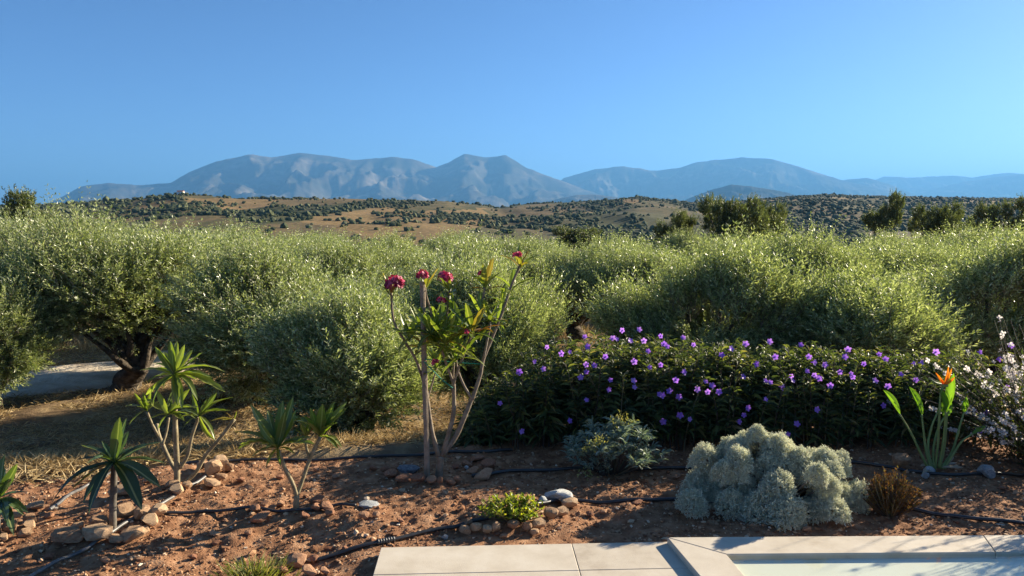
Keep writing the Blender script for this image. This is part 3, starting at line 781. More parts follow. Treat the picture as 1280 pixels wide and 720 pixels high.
def tuft_variant(seed):           # leaf clumps through the crown of a distant tree
    r2 = np.random.default_rng(seed); n = 900
    lobes = r2.normal(size=(9, 3)) * np.array([.42, .42, .3]) + np.array([0, 0, .85])
    k = r2.integers(0, 9, n); d = unit(r2.normal(size=(n, 3)))
    B = lobes[k] + d * .45 * r2.uniform(.6, 1.0, (n, 1))
    V, F = leaves(B, d + r2.normal(size=(n, 3)) * .5, .26, .15, r2, .2)
    s = Soup(); s.add(V, F); s.tube([(0, 0, -.5), (.03, 0, .4), (0, .02, .9)], [.1, .07, .03], 5)
    return s.mesh('orchard_tree', 'far_tree')
TV = [tuft_variant(i) for i in range(5)]
single = order[:290]
for n_, i in enumerate(single):
    o = link('orchard_tree', TV[n_ % 5], None, (cand[i, 0], cand[i, 1], zz[i]))
    s = size[i]; o.scale = (s, s, s * rng.uniform(.8, 1.1)); o.rotation_euler = (0, 0, rng.uniform(0, 6.28))
    tag(o, 'small dark tree of the orchards and scrub scattered over the valley below the hills', 'tree', 'distant valley trees')
rest = order[290:]
S = Soup()
base_v = []
for s_ in range(6):
    r2 = np.random.default_rng(900 + s_); V, F = ICO2 if False else ICO1
    V = V * (1 + .2 * r2.normal(size=(len(V), 1))); base_v.append((V * np.array([1, 1, .8]) + np.array([0, 0, .6]), F))
for n_, i in enumerate(rest):
    V, F = base_v[n_ % 6]; s = size[i] * .92
    S.add(V * s * np.array([1, 1, rng.uniform(.8, 1.15)]) + np.array([cand[i, 0], cand[i, 1], zz[i] - .2]), F)
o = link('hillside_trees', S.mesh('hillside_trees', 'far_tree'))
tag(o, 'rows and drifts of tiny dark orchard trees covering the hillsides', 'orchard', kind='stuff')

# small white chapel on the left hill's top
hx = -math.tan(math.atan((640 - 229) / FPX)); hy = 790
wx, wy = 790 * math.sin(math.atan(hx)), 790 * math.cos(math.atan(hx)); wz0 = tz(wx, wy)
ch = thing('chapel', 'tiny white building on top of the dry hill', 'building', (wx, wy, wz0 - .3))
V, F = prism([(-3, -2, 0), (3, -2, 0), (3, 2, 0), (-3, 2, 0)], 0, 3.4, .01); link('wall', mesh_py('chapel_wall', V, F, 'pot'), ch)
V = [(-3.2, -2.2, 3.4), (3.2, -2.2, 3.4), (3.2, 2.2, 3.4), (-3.2, 2.2, 3.4), (-3.2, 0, 4.6), (3.2, 0, 4.6)]
link('roof', mesh_py('chapel_roof', V, [(0, 1, 5, 4), (2, 3, 4, 5), (0, 4, 3), (1, 2, 5), (3, 2, 1, 0)], 'tile'), ch)
V, F = prism([(-.5, -2.05, 0), (.5, -2.05, 0), (.5, -2.01, 0), (-.5, -2.01, 0)], .2, 2.3, .005); link('door', mesh_py('chapel_door', V, F, 'glass'), ch)

# ------------------------------------------------------------------ dry grass under the trees
rng = np.random.default_rng(5)
n = 260000
px = rng.uniform(-80, 1360, n); Yg = 5.9 + 24 * rng.random(n) ** 1.8
gx = (px - 640) / FPX * Yg; gy = Yg
m = fbm(gx * .7, gy * .7, 71, 3) + .25 * vnoise(gx * 3, gy * 3, 72) > np.where(gy < 11, -.55, -.3)
# keep off the track
trk = spline([(-22, 9.6, 0), (-14, 11.9, 0), (-9.4, 13.9, 0), (-7.2, 16.2, 0), (-5.6, 19.5, 0), (-3.2, 24, 0), (1, 31, 0)], 12)
T = np.array([(p.x, p.y) for p in trk])
dmin = np.min(np.hypot(gx[:, None] - T[None, :, 0], gy[:, None] - T[None, :, 1]), 1)
m &= (dmin > 1.25) & (gy > edge_y(gx) + .05 + .2 * vnoise(gx * 2, gy * 2, 73))
gx, gy = gx[m], gy[m]
B = np.stack([gx, gy, terrain(gx, gy) - .01], -1)
flat = rng.random(len(gx)) < .86
D = np.stack([rng.normal(size=len(gx)), rng.normal(size=len(gx)), np.where(flat, .25, 1.6) + .2 * rng.random(len(gx))], -1)
V, F = leaves(B, D, np.where(flat, rng.uniform(.07, .22, len(gx)), rng.uniform(.05, .17, len(gx))), rng.uniform(.004, .007, len(gx)) * (.55 + gy * .06), rng, .1, .1)
o = link('dry_grass', mesh_np('dry_grass', V, F, 'straw')); tag(o, 'straw-coloured dry grass littering the ground under the olive trees', 'grass', kind='stuff')

# clods and gravel over the bed
n = 26000
px = rng.uniform(-40, 1320, n); Yg = 4.3 + 3.6 * rng.random(n)
gx = (px - 640) / FPX * Yg; gy = Yg
ok = (gy < edge_y(gx) + .1) & (paved(gx, gy) < -.015) & ((fbm(gx * 1.5, gy * 1.5, 81, 3) > -.28) | (rng.random(n) < .4))
gx, gy = gx[ok], gy[ok]
V0, F0 = ICO1; S = None
n = len(gx)
sc = .004 + .009 * rng.random(n) ** 2.5 + np.where(rng.random(n) < .02, rng.uniform(.006, .016, n), 0)
q = V0[None] * (1 + .28 * rng.normal(size=(n, len(V0), 1)).clip(-1.5, 1.5)) * sc[:, None, None] * np.stack([rng.uniform(.8, 1.5, n), rng.uniform(.8, 1.5, n), rng.uniform(.5, .9, n)], -1)[:, None, :]
a = rng.uniform(0, 6.28, n); ca, sa = np.cos(a)[:, None], np.sin(a)[:, None]
qx, qy = q[..., 0] * ca - q[..., 1] * sa, q[..., 0] * sa + q[..., 1] * ca
V = np.stack([qx + gx[:, None], qy + gy[:, None], q[..., 2] + (soil_z(gx, gy) + sc * .25)[:, None]], -1)
F = (F0[None] + (np.arange(n) * len(V0))[:, None, None]).reshape(-1, 3)
o = link('gravel', mesh_np('gravel', V, F, 'clod')); tag(o, 'loose red clods and gravel strewn over the planting bed', 'gravel', kind='stuff')

# ------------------------------------------------------------------ stones
def stone_variant(seed, mat):
    r2 = np.random.default_rng(seed); V, F = ICO3 if seed % 3 == 0 else ICO2
    V = V * (1 + .10 * fbm(V[:, 0] * 1.6 + seed, V[:, 1] * 1.6 + V[:, 2] * 2.1, seed, 2))[:, None]
    for _ in range(13):            # chop with random planes to angular facets
        nn = unit(r2.normal(size=3)); h = r2.uniform(.45, .8)
        dd = V @ nn; V = V - np.maximum(dd - h, 0)[:, None] * nn * .93
    V = V * (1 + .035 * vnoise(V[:, 0] * 6 + seed, V[:, 1] * 6 + V[:, 2] * 5, seed + 3))[:, None]
    return mesh_np('stone', V, F, mat)
SV = {k: [stone_variant(s + 30 * j, k) for s in range(6)] for j, k in enumerate(('stone', 'redstone', 'greystone', 'bluestone'))}
srng = random.Random(12)
def stone(px, py, wpx, hpx, label, group=None, mat='stone', rot=None, tilt=.15, name='stone'):
    """a stone whose foot stands at photo pixel (px, py), about wpx wide and hpx high in the photograph"""
    p = on_soil(px, py); s = p.y / FPX
    w, h = wpx * s / 2 * 1.2, hpx * s / 2 * 1.3
    o = link(name, srng.choice(SV[mat]))
    d = w * srng.uniform(.65, .95)
    o.location = (p.x, p.y + d * .6, sz(p.x, p.y + d * .6) + h * .72)
    o.scale = (w, d, max(h * .9, .012)); o.rotation_euler = (srng.uniform(-tilt, tilt), srng.uniform(-tilt, tilt), srng.uniform(-.35, .35) if rot is None else rot)
    tag(o, label, 'stone', group)
    return o
def ring(lst, label, group, mat='stone'):
    for s in lst: stone(s[0], s[1], s[2], s[3], label, group, s[4] if len(s) > 4 else mat)
ring([(82, 684, 40, 22), (104, 678, 30, 16), (114, 682, 48, 24), (141, 682, 26, 14), (159, 685, 36, 20), (183, 665, 28, 16), (122, 661, 24, 16), (152, 655, 30, 22), (173, 652, 26, 22), (194, 650, 24, 20), (177, 669, 18, 10), (95, 668, 20, 12)],
     'tan fieldstone in the oval ring round the single-stemmed plumeria', 'stones round the single-stemmed plumeria')
ring([(215, 612, 20, 12), (217, 623, 26, 16), (232, 616, 18, 12), (262, 596, 26, 26), (276, 592, 20, 26), (284, 596, 14, 14), (261, 610, 26, 12), (273, 604, 18, 12), (148, 622, 34, 16), (160, 620, 26, 18), (185, 606, 16, 10), (250, 588, 18, 14)],
     'ochre stone in the ring round the many-branched young plumeria', 'stones round the many-branched young plumeria')
ring([(323, 655, 26, 12), (318, 645, 16, 10), (394, 640, 16, 12), (408, 640, 20, 14), (395, 630, 20, 10), (412, 648, 14, 10), (349, 636, 14, 9), (340, 640, 12, 8), (380, 650, 12, 8), (330, 634, 12, 8)],
     'small reddish stone at the foot of the two-stemmed plumeria', 'stones round the two-stemmed plumeria', 'redstone')
ring([(486, 600, 20, 14), (505, 605, 22, 10), (523, 606, 22, 14), (540, 607, 15, 12), (550, 606, 9, 12), (563, 607, 14, 10), (571, 606, 16, 12), (604, 600, 28, 13), (612, 590, 22, 16), (596, 579, 22, 10), (590, 592, 18, 8), (480, 592, 12, 12), (493, 590, 12, 10), (466, 590, 14, 9), (583, 584, 14, 9), (570, 588, 12, 7)],
     'rounded reddish stone in the ring round the tall pink-flowered plumeria', 'stones round the tall plumeria', 'redstone')
stone(511, 593, 27, 15, 'dark blue-grey boulder among the red stones by the wooden stake', None, 'bluestone', .2)
stone(583, 588, 8, 5, 'small white pebble inside the ring of the tall plumeria', None, 'greystone')
ring([(582, 669, 15, 13), (594, 668, 17, 15), (608, 670, 16, 12), (620, 668, 15, 15), (641, 668, 21, 14), (658, 667, 14, 15), (667, 671, 13, 10), (674, 664, 22, 15), (688, 657, 25, 17), (703, 648, 22, 14), (711, 639, 28, 15), (586, 660, 12, 10), (600, 654, 10, 8), (630, 674, 12, 7)],
     'rounded tan stone in the kerb of the bright green ground plant', 'stones round the bright green ground plant')
stone(698, 632, 40, 14, 'large flat grey rock beside the bright green ground plant', None, 'greystone', .25, .06)
stone(679, 630, 16, 9, 'small pale grey rock leaning on the large flat grey rock', None, 'greystone')
stone(556, 675, 10, 7, 'small whitish pebble by the front garden hose near the paving', None, 'greystone')
stone(460, 636, 34, 7, 'thin flat whitish stone lying on the soil at the end of a hose', None, 'greystone', .1, .05)
ring([(10, 668, 22, 20), (32, 662, 20, 14), (42, 640, 30, 12), (18, 650, 14, 12), (30, 674, 18, 14), (36, 655, 16, 14), (2, 678, 16, 12)], 'tan stone at the foot of the glossy plumeria in the corner of the bed', 'stones round the corner plumeria')
ring([(370, 712, 26, 18), (385, 722, 22, 14), (352, 722, 18, 12), (392, 706, 14, 9), (405, 720, 14, 10), (365, 700, 12, 8)], 'reddish stone at the open end of the front garden hose', 'stones at the end of the front hose', 'redstone')
stone(389, 703, 14, 6, 'white chip of stone touching the open end of the front hose', None, 'greystone')
stone(1128, 590, 30, 20, 'brown pointed rock in front of the orange-flowered strelitzia', None, 'stone', .3)
stone(1238, 600, 22, 17, 'speckled whitish rock resting on the drip pipe beyond the strelitzia', None, 'greystone')
stone(1163, 594, 13, 14, 'whitish rock at the foot of the strelitzia', None, 'greystone')
stone(1157, 600, 10, 9, 'small grey rock at the foot of the strelitzia', None, 'greystone')
ring([(797, 632, 16, 6), (812, 626, 12, 5), (845, 600, 12, 6), (868, 648, 10, 6), (738, 650, 12, 7), (755, 640, 10, 6), (500, 655, 10, 6), (430, 690, 12, 8), (455, 655, 14, 9), (470, 648, 10, 8), (240, 700, 14, 9), (205, 690, 10, 7), (60, 700, 12, 8), (130, 705, 14, 8), (270, 682, 10, 7), (1175, 640, 10, 6), (1215, 625, 10, 6), (1255, 612, 9, 6), (1010, 665, 12, 6), (420, 600, 12, 7), (395, 590, 10, 6), (350, 600, 10, 6), (300, 605, 12, 8), (180, 640, 12, 8), (60, 650, 14, 9), (310, 670, 10, 7)],
     'loose small stone lying by itself on the red soil of the bed', 'loose stones on the bed', 'redstone')

# ------------------------------------------------------------------ hoses
def hose(pxs, label, r=.0135, mat='hose', lift=0.004, coupling=None):
    P = [on_soil(*p[:2]) for p in pxs]
    C = spline(P, 14)
    for i, p in enumerate(C):
        extra = 0
        p.z = max(sz(p.x, p.y), sz(p.x + .03, p.y), sz(p.x - .03, p.y), sz(p.x, p.y - .03)) + r * .75 + lift
    # smooth heights
    zs = np.array([p.z for p in C]); zs = np.convolve(np.pad(zs, 3, mode='edge'), np.ones(7) / 7, 'valid')
    for p, z in zip(C, zs): p.z = float(z)
    b = C[0].copy(); b.z = sz(b.x, b.y)
    root = thing('garden_hose', label, 'hose', b)
    S = Soup().tube([p - b for p in C], r, 9)
    link('pipe', S.mesh('pipe', mat, True), root)
    if coupling:
        q = on_soil(*coupling); k = min(range(len(C)), key=lambda i: (C[i] - q).length)
        k = max(1, min(len(C) - 2, k)); t = (C[k + 1] - C[k - 1]).normalized(); c = C[k] - b
        S = Soup(); pts = []; rr = []
        for j in range(15):
            pts.append(c + t * (j - 7) * .009); rr.append(r * (1.6 if j % 2 else 1.32))
        S.tube(pts, rr, 10); link('coupling', S.mesh('coupling', 'hose', False), root)
    return root
hose([(396, 703), (430, 691), (482, 679), (540, 666), (585, 658), (640, 648), (680, 633), (712, 628), (780, 627), (870, 626), (960, 622), (1060, 625), (1150, 640), (1210, 650), (1300, 659)], 'black irrigation hose with a ribbed coupling running in front of the green ground plant', .0145, coupling=(482, 679))
hose([(590, 596), (640, 591), (710, 588), (780, 590), (870, 588), (960, 582), (1045, 580), (1110, 585), (1150, 592), (1200, 596), (1250, 593), (1310, 592)], 'black drip pipe running past the strelitzia and behind the silver bush', .0135)
hose([(20, 599), (80, 592), (150, 585), (230, 581), (300, 578), (380, 577), (470, 572), (540, 569), (600, 566), (640, 566)], 'black drip pipe along the back edge of the red planting bed', .0135)
hose([(205, 643), (260, 641), (330, 639), (372, 639), (410, 638), (445, 635)], 'short black drip pipe passing the two-stemmed plumeria', .0115)
hose([(30, 730), (75, 704), (112, 686), (150, 660), (200, 632), (232, 612), (256, 598), (276, 585)], 'black pipe with painted sunlit sheen threading the ring of the single-stemmed plumeria', .0125, 'sheen_hose')
hose([(62, 640), (82, 626), (105, 612), (132, 598), (160, 590)], 'black pipe with painted sunlit sheen lying behind the single-stemmed plumeria', .0125, 'sheen_hose')

# ------------------------------------------------------------------ plumerias
def plum_leaf(seed, mat, droop, fold=.35, width=.205):
    r2 = np.random.default_rng(seed); n = 9; V = []; F = []
    for i in range(n):
        t = i / (n - 1)
        w = width * .5 * (math.sin(math.pi * min(t * .92 + .06, 1)) ** .8) * (1 + .15 * t)
        if i == n - 1: w = .004
        x = t * (1 - .12 * droop * t); z = -droop * t * t * .55 + .05 * math.sin(t * 7 + seed) * .3
        tw = .25 * math.sin(seed * 1.7) * t
        for k in (-1, -.5, 0, .5, 1):
            yy = k * w
            V.append((x, yy * math.cos(tw), z + abs(k) * w * fold + yy * math.sin(tw) + .012 * math.sin(i * 2.6 + k * 2) * abs(k)))
    for i in range(n - 1):
        for k in range(4):
            a = i * 5 + k; F.append((a, a + 1, a + 6, a + 5))
    return mesh_py('plumeria_leaf', V, F, mat, True)
PL = {}
for mt in ('plum', 'plum_dark', 'plum_red'):
    PL[mt] = [[plum_leaf(s * 10 + j, mt, d, .3 + .1 * j) for j in range(3)] for s, d in enumerate((.05, .45, 1.0))]
MR = None
def midrib_mesh():
    S = Soup(); 
    for dr in (0,): S.tube([(t, 0, -.0 * t + .006) for t in (0.01, .3, .6, .9)], [.012, .010, .006, .002], 5)
    return S.mesh('midrib', 'midrib', True)
prng = random.Random(3)
def frame(xdir, zhint):
    x = Vector(xdir).normalized(); z = Vector(zhint) - x * Vector(zhint).dot(x)
    if z.length < 1e-4: z = Vector((0, 1, 0)) - x * x.y
    z.normalize(); y = z.cross(x)
    return Matrix((x, y, z)).transposed()
def rosette(root, base, tip, axis, n, length, mat='plum', spread=1.0, start=None, wide=1.0):
    axis = Vector(axis).normalized(); a0 = prng.uniform(0, 6.28) if start is None else start
    s1 = axis.orthogonal().normalized(); s2 = axis.cross(s1)
    for i in range(n):
        f = (i + .5) / n                      # 0 = youngest, upright
        ang = a0 + i * 2.4
        out = s1 * math.cos(ang) + s2 * math.sin(ang)
        incl = R_(16 + 78 * f ** .8 * spread) + prng.uniform(-.15, .15)
        d = axis * math.cos(incl) + out * math.sin(incl)
        dr = 0 if f < .3 else (1 if f < .72 else 2)
        me = prng.choice(PL[mat][dr])
        L = length * (.6 + .5 * math.sin(math.pi * min(1, .25 + f * .75))) * prng.uniform(.85, 1.12)
        zh = axis * math.sin(incl) - out * math.cos(incl)
        if abs(d.z) < .8: zh = zh + Vector((0, 0, .6))
        m = frame(d, zh).to_4x4() @ Matrix.Diagonal((L, L * wide, L, 1))
        m.translation = Vector(tip) - base - axis * (.02 + .05 * f * prng.random())
        link('leaf', me, root, None, m)
def branch_mesh(pts, r0, r1, name='branch', mat='stem', n=8, base=None):
    C = spline(pts, 6); m = len(C)
    rr = np.linspace(r0, r1, m) * (1 + .05 * np.sin(np.arange(m) * 1.9))
    return Soup().tube([p - base for p in C], rr, n).mesh(name, mat, True)

# single-stemmed plumeria
b = on_soil(141, 664)
pl = thing('plumeria', 'young single-stemmed plumeria with long glossy dark leaves in an oval stone ring', 'plant', b)
Y0 = b.y
link('stem', branch_mesh([b - Vector((0, 0, .05)), at(141, 640, Y0), at(142, 610, Y0), at(143, 580, Y0)], .026, .021, 'stem', 'dark_stem', base=b), pl)
tip = at(143, 578, Y0)
def aim(root, base, tip, spec, mat, Y0):      # leaves whose tips are seen at given pixels, with younger ones between them
    extra = []
    for (px, py, dy, dr, w) in spec:
        if prng.random() < .6: extra.append((px + prng.uniform(-20, 20), py + prng.uniform(-6, 16), dy + prng.uniform(-.12, .12), min(2, dr + prng.choice((0, 0, 1))), w * .85))
    spec = list(spec) + extra
    for (px, py, dy, dr, w) in spec:
        q = at(px, py, Y0 + dy); d = q - Vector(tip); L = d.length
        me = prng.choice(PL[mat][dr])
        z = Vector((0, 0, 1)) if abs(d.normalized().z) < .75 else Vector((0, -1, .2)) - Vector((d.x, 0, 0)) * .3
        if dr == 2: d = d + Vector((0, 0, L * .42))
        if dr == 1: d = d + Vector((0, 0, L * .1))
        m = frame(d, z).to_4x4() @ Matrix.Diagonal((L * 1.05, L * w, L * 1.05, 1)); m.translation = Vector(tip) - base
        link('leaf', me, root, None, m)
aim(pl, b, tip, [(149, 524, -.02, 0, 1.15), (160, 540, .15, 0, .9), (104, 549, .08, 1, .85), (100, 567, -.12, 1, .9), (86, 604, -.1, 1, .95), (98, 622, -.22, 1, 1.0), (200, 597, -.16, 1, .95), (178, 625, -.28, 1, 1.0), (196, 545, .15, 1, .9), (182, 558, .25, 0, .8), (118, 560, .28, 1, .9), (205, 570, .1, 1, .8), (128, 552, .1, 0, .8)], 'plum_dark', Y0)

# many-branched young plumeria
b = on_soil(221, 608)
pl = thing('plumeria', 'many-branched young plumeria with light green leaf rosettes and one bare branch', 'plant', b)
Y0 = b.y
link('stem', branch_mesh([b - Vector((0, 0, .05)), at(221, 580, Y0), at(219, 530, Y0), at(218, 472, Y0)], .026, .018, 'stem', base=b), pl)
for pts, r in (([(222, 592), (212, 575), (203, 555), (198, 542), (196, 530)], .017), ([(203, 556), (208, 540), (211, 522)], .012), ([(225, 585), (235, 568), (240, 545), (248, 522)], .015), ([(230, 604), (245, 590), (258, 568), (275, 548), (293, 524)], .016), ([(198, 545), (190, 530), (184, 515)], .011)):
    dy = prng.uniform(-.12, .12)
    link('branch', branch_mesh([at(x, y, Y0 + dy * i / 3) for i, (x, y) in enumerate(pts)], r, r * .8, 'branch', base=b), pl)
tp = at(218, 468, Y0); aim(pl, b, tp, [(213, 428, 0, 0, 1.0), (230, 432, .05, 0, .95), (240, 438, .1, 0, .8), (198, 438, -.05, 0, 1.0), (194, 448, .06, 1, .9), (252, 450, .02, 1, .95), (263, 463, -.08, 1, .9), (246, 492, -.16, 2, .95), (222, 500, -.24, 1, 1.0), (188, 500, -.12, 2, .85), (178, 456, -.02, 1, .85), (184, 470, .1, 1, .9), (248, 470, .18, 1, .8), (205, 440, .18, 0, .8)], 'plum', Y0)
tp = at(211, 518, Y0 - .06); aim(pl, b, tp, [(196, 489, -.06, 0, 1.1), (236, 487, .0, 0, 1.0), (240, 502, -.12, 1, 1.0), (186, 520, -.12, 1, .8), (230, 520, -.2, 1, .8), (196, 536, -.14, 2, .9), (215, 490, .12, 0, .8)], 'plum', Y0)
tp = at(249, 520, Y0); aim(pl, b, tp, [(240, 493, 0, 0, .8), (270, 492, .05, 0, .9), (282, 507, -.05, 1, .7), (269, 545, -.1, 2, .8), (229, 532, -.1, 2, .8), (258, 500, .1, 0, .8), (225, 508, .1, 1, .8), (262, 496, -.1, 0, .7)], 'plum', Y0)
tp = at(184, 513, Y0 + .08); aim(pl, b, tp, [(168, 492, 0, 0, .8), (160, 502, -.06, 1, .8), (162, 527, -.06, 2, .8), (188, 490, .05, 0, .8), (200, 500, .1, 0, .8), (172, 505, .16, 1, .8)], 'plum', Y0)
tp = at(293, 524, Y0); aim(pl, b, tp, [(296, 514, 0, 0, .7), (283, 516, .02, 0, .7)], 'plum_red', Y0)

# two-stemmed young plumeria
b = on_soil(370, 645)
pl = thing('plumeria', 'two-stemmed young plumeria forking low with green and bronze leaves', 'plant', b)
Y0 = b.y
link('stem', branch_mesh([b - Vector((0, 0, .05)), at(370, 632, Y0), at(371, 619, Y0)], .025, .02, 'stem', base=b), pl)
link('branch', branch_mesh([at(371, 620, Y0), at(366, 605, Y0 - .03), at(356, 585, Y0 - .06), at(348, 563, Y0 - .08)], .016, .014, base=b), pl)
link('branch', branch_mesh([at(371, 620, Y0), at(378, 600, Y0 + .03), at(388, 572, Y0 + .06), at(400, 547, Y0 + .08)], .016, .013, base=b), pl)
link('branch', branch_mesh([at(387, 573, Y0 + .06), at(383, 560, Y0 + .07), at(382, 548, Y0 + .08)], .012, .010, base=b), pl)
tp = at(347, 560, Y0 - .08); aim(pl, b, tp, [(315, 507, .05, 0, 1.0), (353, 503, .05, 0, 1.0), (356, 517, -.1, 0, 1.0), (318, 530, -.12, 1, 1.0), (297, 530, .02, 1, .8), (385, 540, -.1, 1, 1.05), (312, 570, -.06, 2, .7), (349, 583, -.14, 1, .8), (368, 562, -.18, 1, .8), (335, 515, .15, 0, .9), (372, 520, .16, 0, .8), (325, 550, -.2, 1, .9), (300, 545, .12, 1, .7)], 'plum', Y0)
tp = at(400, 545, Y0 + .08); aim(pl, b, tp, [(403, 507, -.02, 0, 1.2), (417, 504, .06, 0, .9), (433, 509, 0, 0, 1.0), (388, 511, .04, 0, 1.0), (380, 520, -.08, 0, .9), (422, 553, -.12, 1, .8), (372, 520, .1, 0, .8), (408, 515, .14, 0, .8)], 'plum', Y0)
tp = at(382, 546, Y0 + .08); aim(pl, b, tp, [(389, 527, 0, 0, 1.1), (376, 530, -.05, 0, .9)], 'plum_red', Y0)

# glossy plumeria in the corner of the bed, partly out of the picture
b = on_soil(-4, 668)
pl = thing('plumeria', 'glossy dark plumeria in the corner of the bed beside a heap of tan stones', 'plant', b)
Y0 = b.y
link('stem', branch_mesh([b - Vector((0, 0, .05)), at(-4, 650, Y0), at(-3, 625, Y0)], .025, .02, 'stem', 'dark_stem', base=b), pl)
tp = at(-3, 624, Y0); aim(pl, b, tp, [(20, 582, -.03, 0, 1.1), (12, 598, -.15, 0, 1.0), (34, 632, -.1, 1, .9), (16, 660, -.2, 2, 1.0), (-30, 580, .05, 0, 1.0), (-50, 610, 0, 1, 1.0), (-40, 650, -.1, 2, 1.0), (5, 570, .1, 0, .9), (30, 610, .15, 1, .8), (8, 640, -.25, 1, .9)], 'plum_dark', Y0)

# tall plumeria with pink flower heads
b = on_soil(548, 600)
pl = thing('plumeria', 'tall many-branched plumeria with pink flower heads tied to a wooden stake', 'plant', b)
Y0 = b.y
link('stem', branch_mesh([b - Vector((0, 0, .05)), at(549, 588, Y0), at(551, 570, Y0)], (.034), .029, 'stem', 'tall_stem', base=b), pl)
BR = [([(549, 572), (540, 540), (534, 500), (531, 480)], .030, .022, -.05), ([(531, 482), (520, 450), (505, 425), (492, 400), (489, 366)], .018, .012, -.15),
      ([(552, 572), (560, 545), (567, 515), (567, 480)], .030, .022, .05), ([(552, 570), (570, 545), (583, 515), (590, 498)], .034, .026, .1),
      ([(590, 500), (600, 470), (604, 450), (614, 425), (628, 390), (640, 355), (651, 330)], .024, .013, .2), ([(604, 450), (612, 410), (612, 400)], .015, .011, .1),
      ([(591, 500), (580, 482), (572, 462), (570, 450)], .016, .012, .0), ([(567, 480), (558, 455), (553, 440), (545, 425)], .017, .013, -.1), ([(566, 482), (575, 455), (585, 430), (590, 415)], .017, .012, -.12),
      ([(566, 478), (567, 450), (566, 430)], .014, .011, .1), ([(588, 425), (595, 395), (603, 375), (606, 358)], .014, .011, .1), ([(545, 425), (540, 395), (533, 370), (532, 357)], .013, .010, .0), ([(560, 430), (558, 405), (560, 380), (562, 362)], .013, .010, -.1),
      ([(534, 500), (540, 480), (546, 460)], .012, .009, .1), ([(531, 480), (528, 455), (530, 430)], .012, .010, .1)]
for pts, r0, r1, dy in BR:
    n_ = len(pts)
    link('branch', branch_mesh([at(x, y, Y0 + dy * (i / (n_ - 1))) for i, (x, y) in enumerate(pts)], r0 * .68, r1 * .75, 'branch', 'tall_stem', base=b), pl)
for (px, py, dy, n_, L, mt, sp) in ((545, 424, -.1, 9, .25, 'plum', .9), (530, 430, .1, 8, .24, 'plum_red', .9), (566, 428, .1, 8, .24, 'plum', .9), (590, 413, -.12, 9, .24, 'plum_red', .9), (570, 448, 0, 6, .2, 'plum', .8), (546, 458, .1, 5, .18, 'plum', .9),
                                 (612, 398, .1, 7, .2, 'plum_red', .9), (606, 356, .1, 7, .2, 'plum_red', .6), (651, 330, .2, 7, .17, 'plum_red', .55), (639, 358, .2, 4, .18, 'plum', .8), (532, 357, 0, 5, .15, 'plum_red', .5), (562, 362, -.1, 6, .16, 'plum_red', .7), (489, 364, -.15, 5, .14, 'plum_red', .7), (556, 425, -.2, 7, .24, 'plum_red', 1), (578, 440, -.15, 5, .22, 'plum', 1), (512, 420, -.1, 4, .2, 'plum', .9), (525, 405, .05, 6, .2, 'plum', .9), (538, 412, -.2, 6, .22, 'plum', 1), (575, 405, .15, 6, .2, 'plum', .9), (600, 388, .0, 6, .19, 'plum', .9), (622, 400, .2, 5, .17, 'plum', .9), (552, 400, .1, 6, .2, 'plum', .9), (566, 385, -.05, 4, .16, 'plum', .8), (628, 375, .25, 4, .16, 'plum', .8)):
    tpv = at(px, py, Y0 + dy); rosette(pl, b, tpv, (prng.uniform(-.2, .2), prng.uniform(-.2, .1), 1), n_ + (4 if py > 390 else 1), L * 1.17, mt, sp, wide=.95)
def petal_flower(S, c, nrm_, rad, rng, npet=5, cup=.35):
    n_ = Vector(nrm_).normalized(); s1 = n_.orthogonal().normalized(); s2 = n_.cross(s1); a0 = rng.random() * 6.28
    for i in range(npet):
        a = a0 + 6.283 * i / npet; o_ = s1 * math.cos(a) + s2 * math.sin(a); t_ = n_.cross(o_)
        p0 = c; p1 = c + o_ * rad * .6 + t_ * rad * .42 + n_ * rad * cup * .6; p2 = c + o_ * rad + t_ * rad * .15 + n_ * rad * cup; p3 = c + o_ * rad * .95 - t_ * rad * .25 + n_ * rad * cup * .85; p4 = c + o_ * rad * .55 - t_ * rad * .36 + n_ * rad * cup * .5
        S.add([p0, p1, p2, p3, p4], [(0, 1, 2), (0, 2, 3), (0, 3, 4)])
def cluster(root, base, c, rad, n_, seed):
    rg = random.Random(seed); S = Soup()
    for i in range(n_):
        d = Vector((rg.gauss(0, 1), rg.gauss(0, 1), abs(rg.gauss(0, .8)) + .1)).normalized()
        petal_flower(S, Vector(c) - base + d * rad * rg.uniform(.55, 1) * .75, d, rad * .42, rg, 5, .25)
    return link('flower_head', S.mesh('flower_head', 'pink'), root)
for i, (px, py, dy, rp, n_) in enumerate(((493, 357, -.15, 15, 26), (528, 345, 0, 10, 16), (556, 349, -.1, 12, 20), (552, 377, -.12, 8, 12), (602, 343, .1, 7, 9), (647, 320, .2, 8, 12), (584, 416, -.2, 6, 9), (545, 454, -.15, 8, 10))):
    cluster(pl, b, at(px, py, Y0 + dy), rp / FPX * Y0, n_, i)

# wooden stake with green twine
bs = on_soil(534, 602)
st = thing('wooden_stake', 'weathered wooden stake standing beside the tall plumeria trunk', 'stake', bs)
Ys = bs.y
link('post', Soup().tube([Vector((0, 0, -.1)), at(533, 540, Ys) - bs, at(530, 450, Ys) - bs, at(528, 352, Ys) - bs], [.024, .0235, .023, .0225], 9).mesh('post', 'stake', False), st)
tw = [at(530, 452, Ys - .04), at(540, 462, Ys - .02), at(552, 474, Ys), at(566, 485, Ys + .02)]
link('twine', Soup().tube([p - bs for p in spline(tw, 5)], .0045, 5).mesh('twine', 'twine'), st)
tw = [at(531, 449, Ys - .04), at(560, 452, Ys + .05), at(585, 454, Ys + .1), at(603, 455, Ys + .12)]
link('twine', Soup().tube([p - bs for p in spline(tw, 5)], .0045, 5).mesh('twine', 'twine'), st)

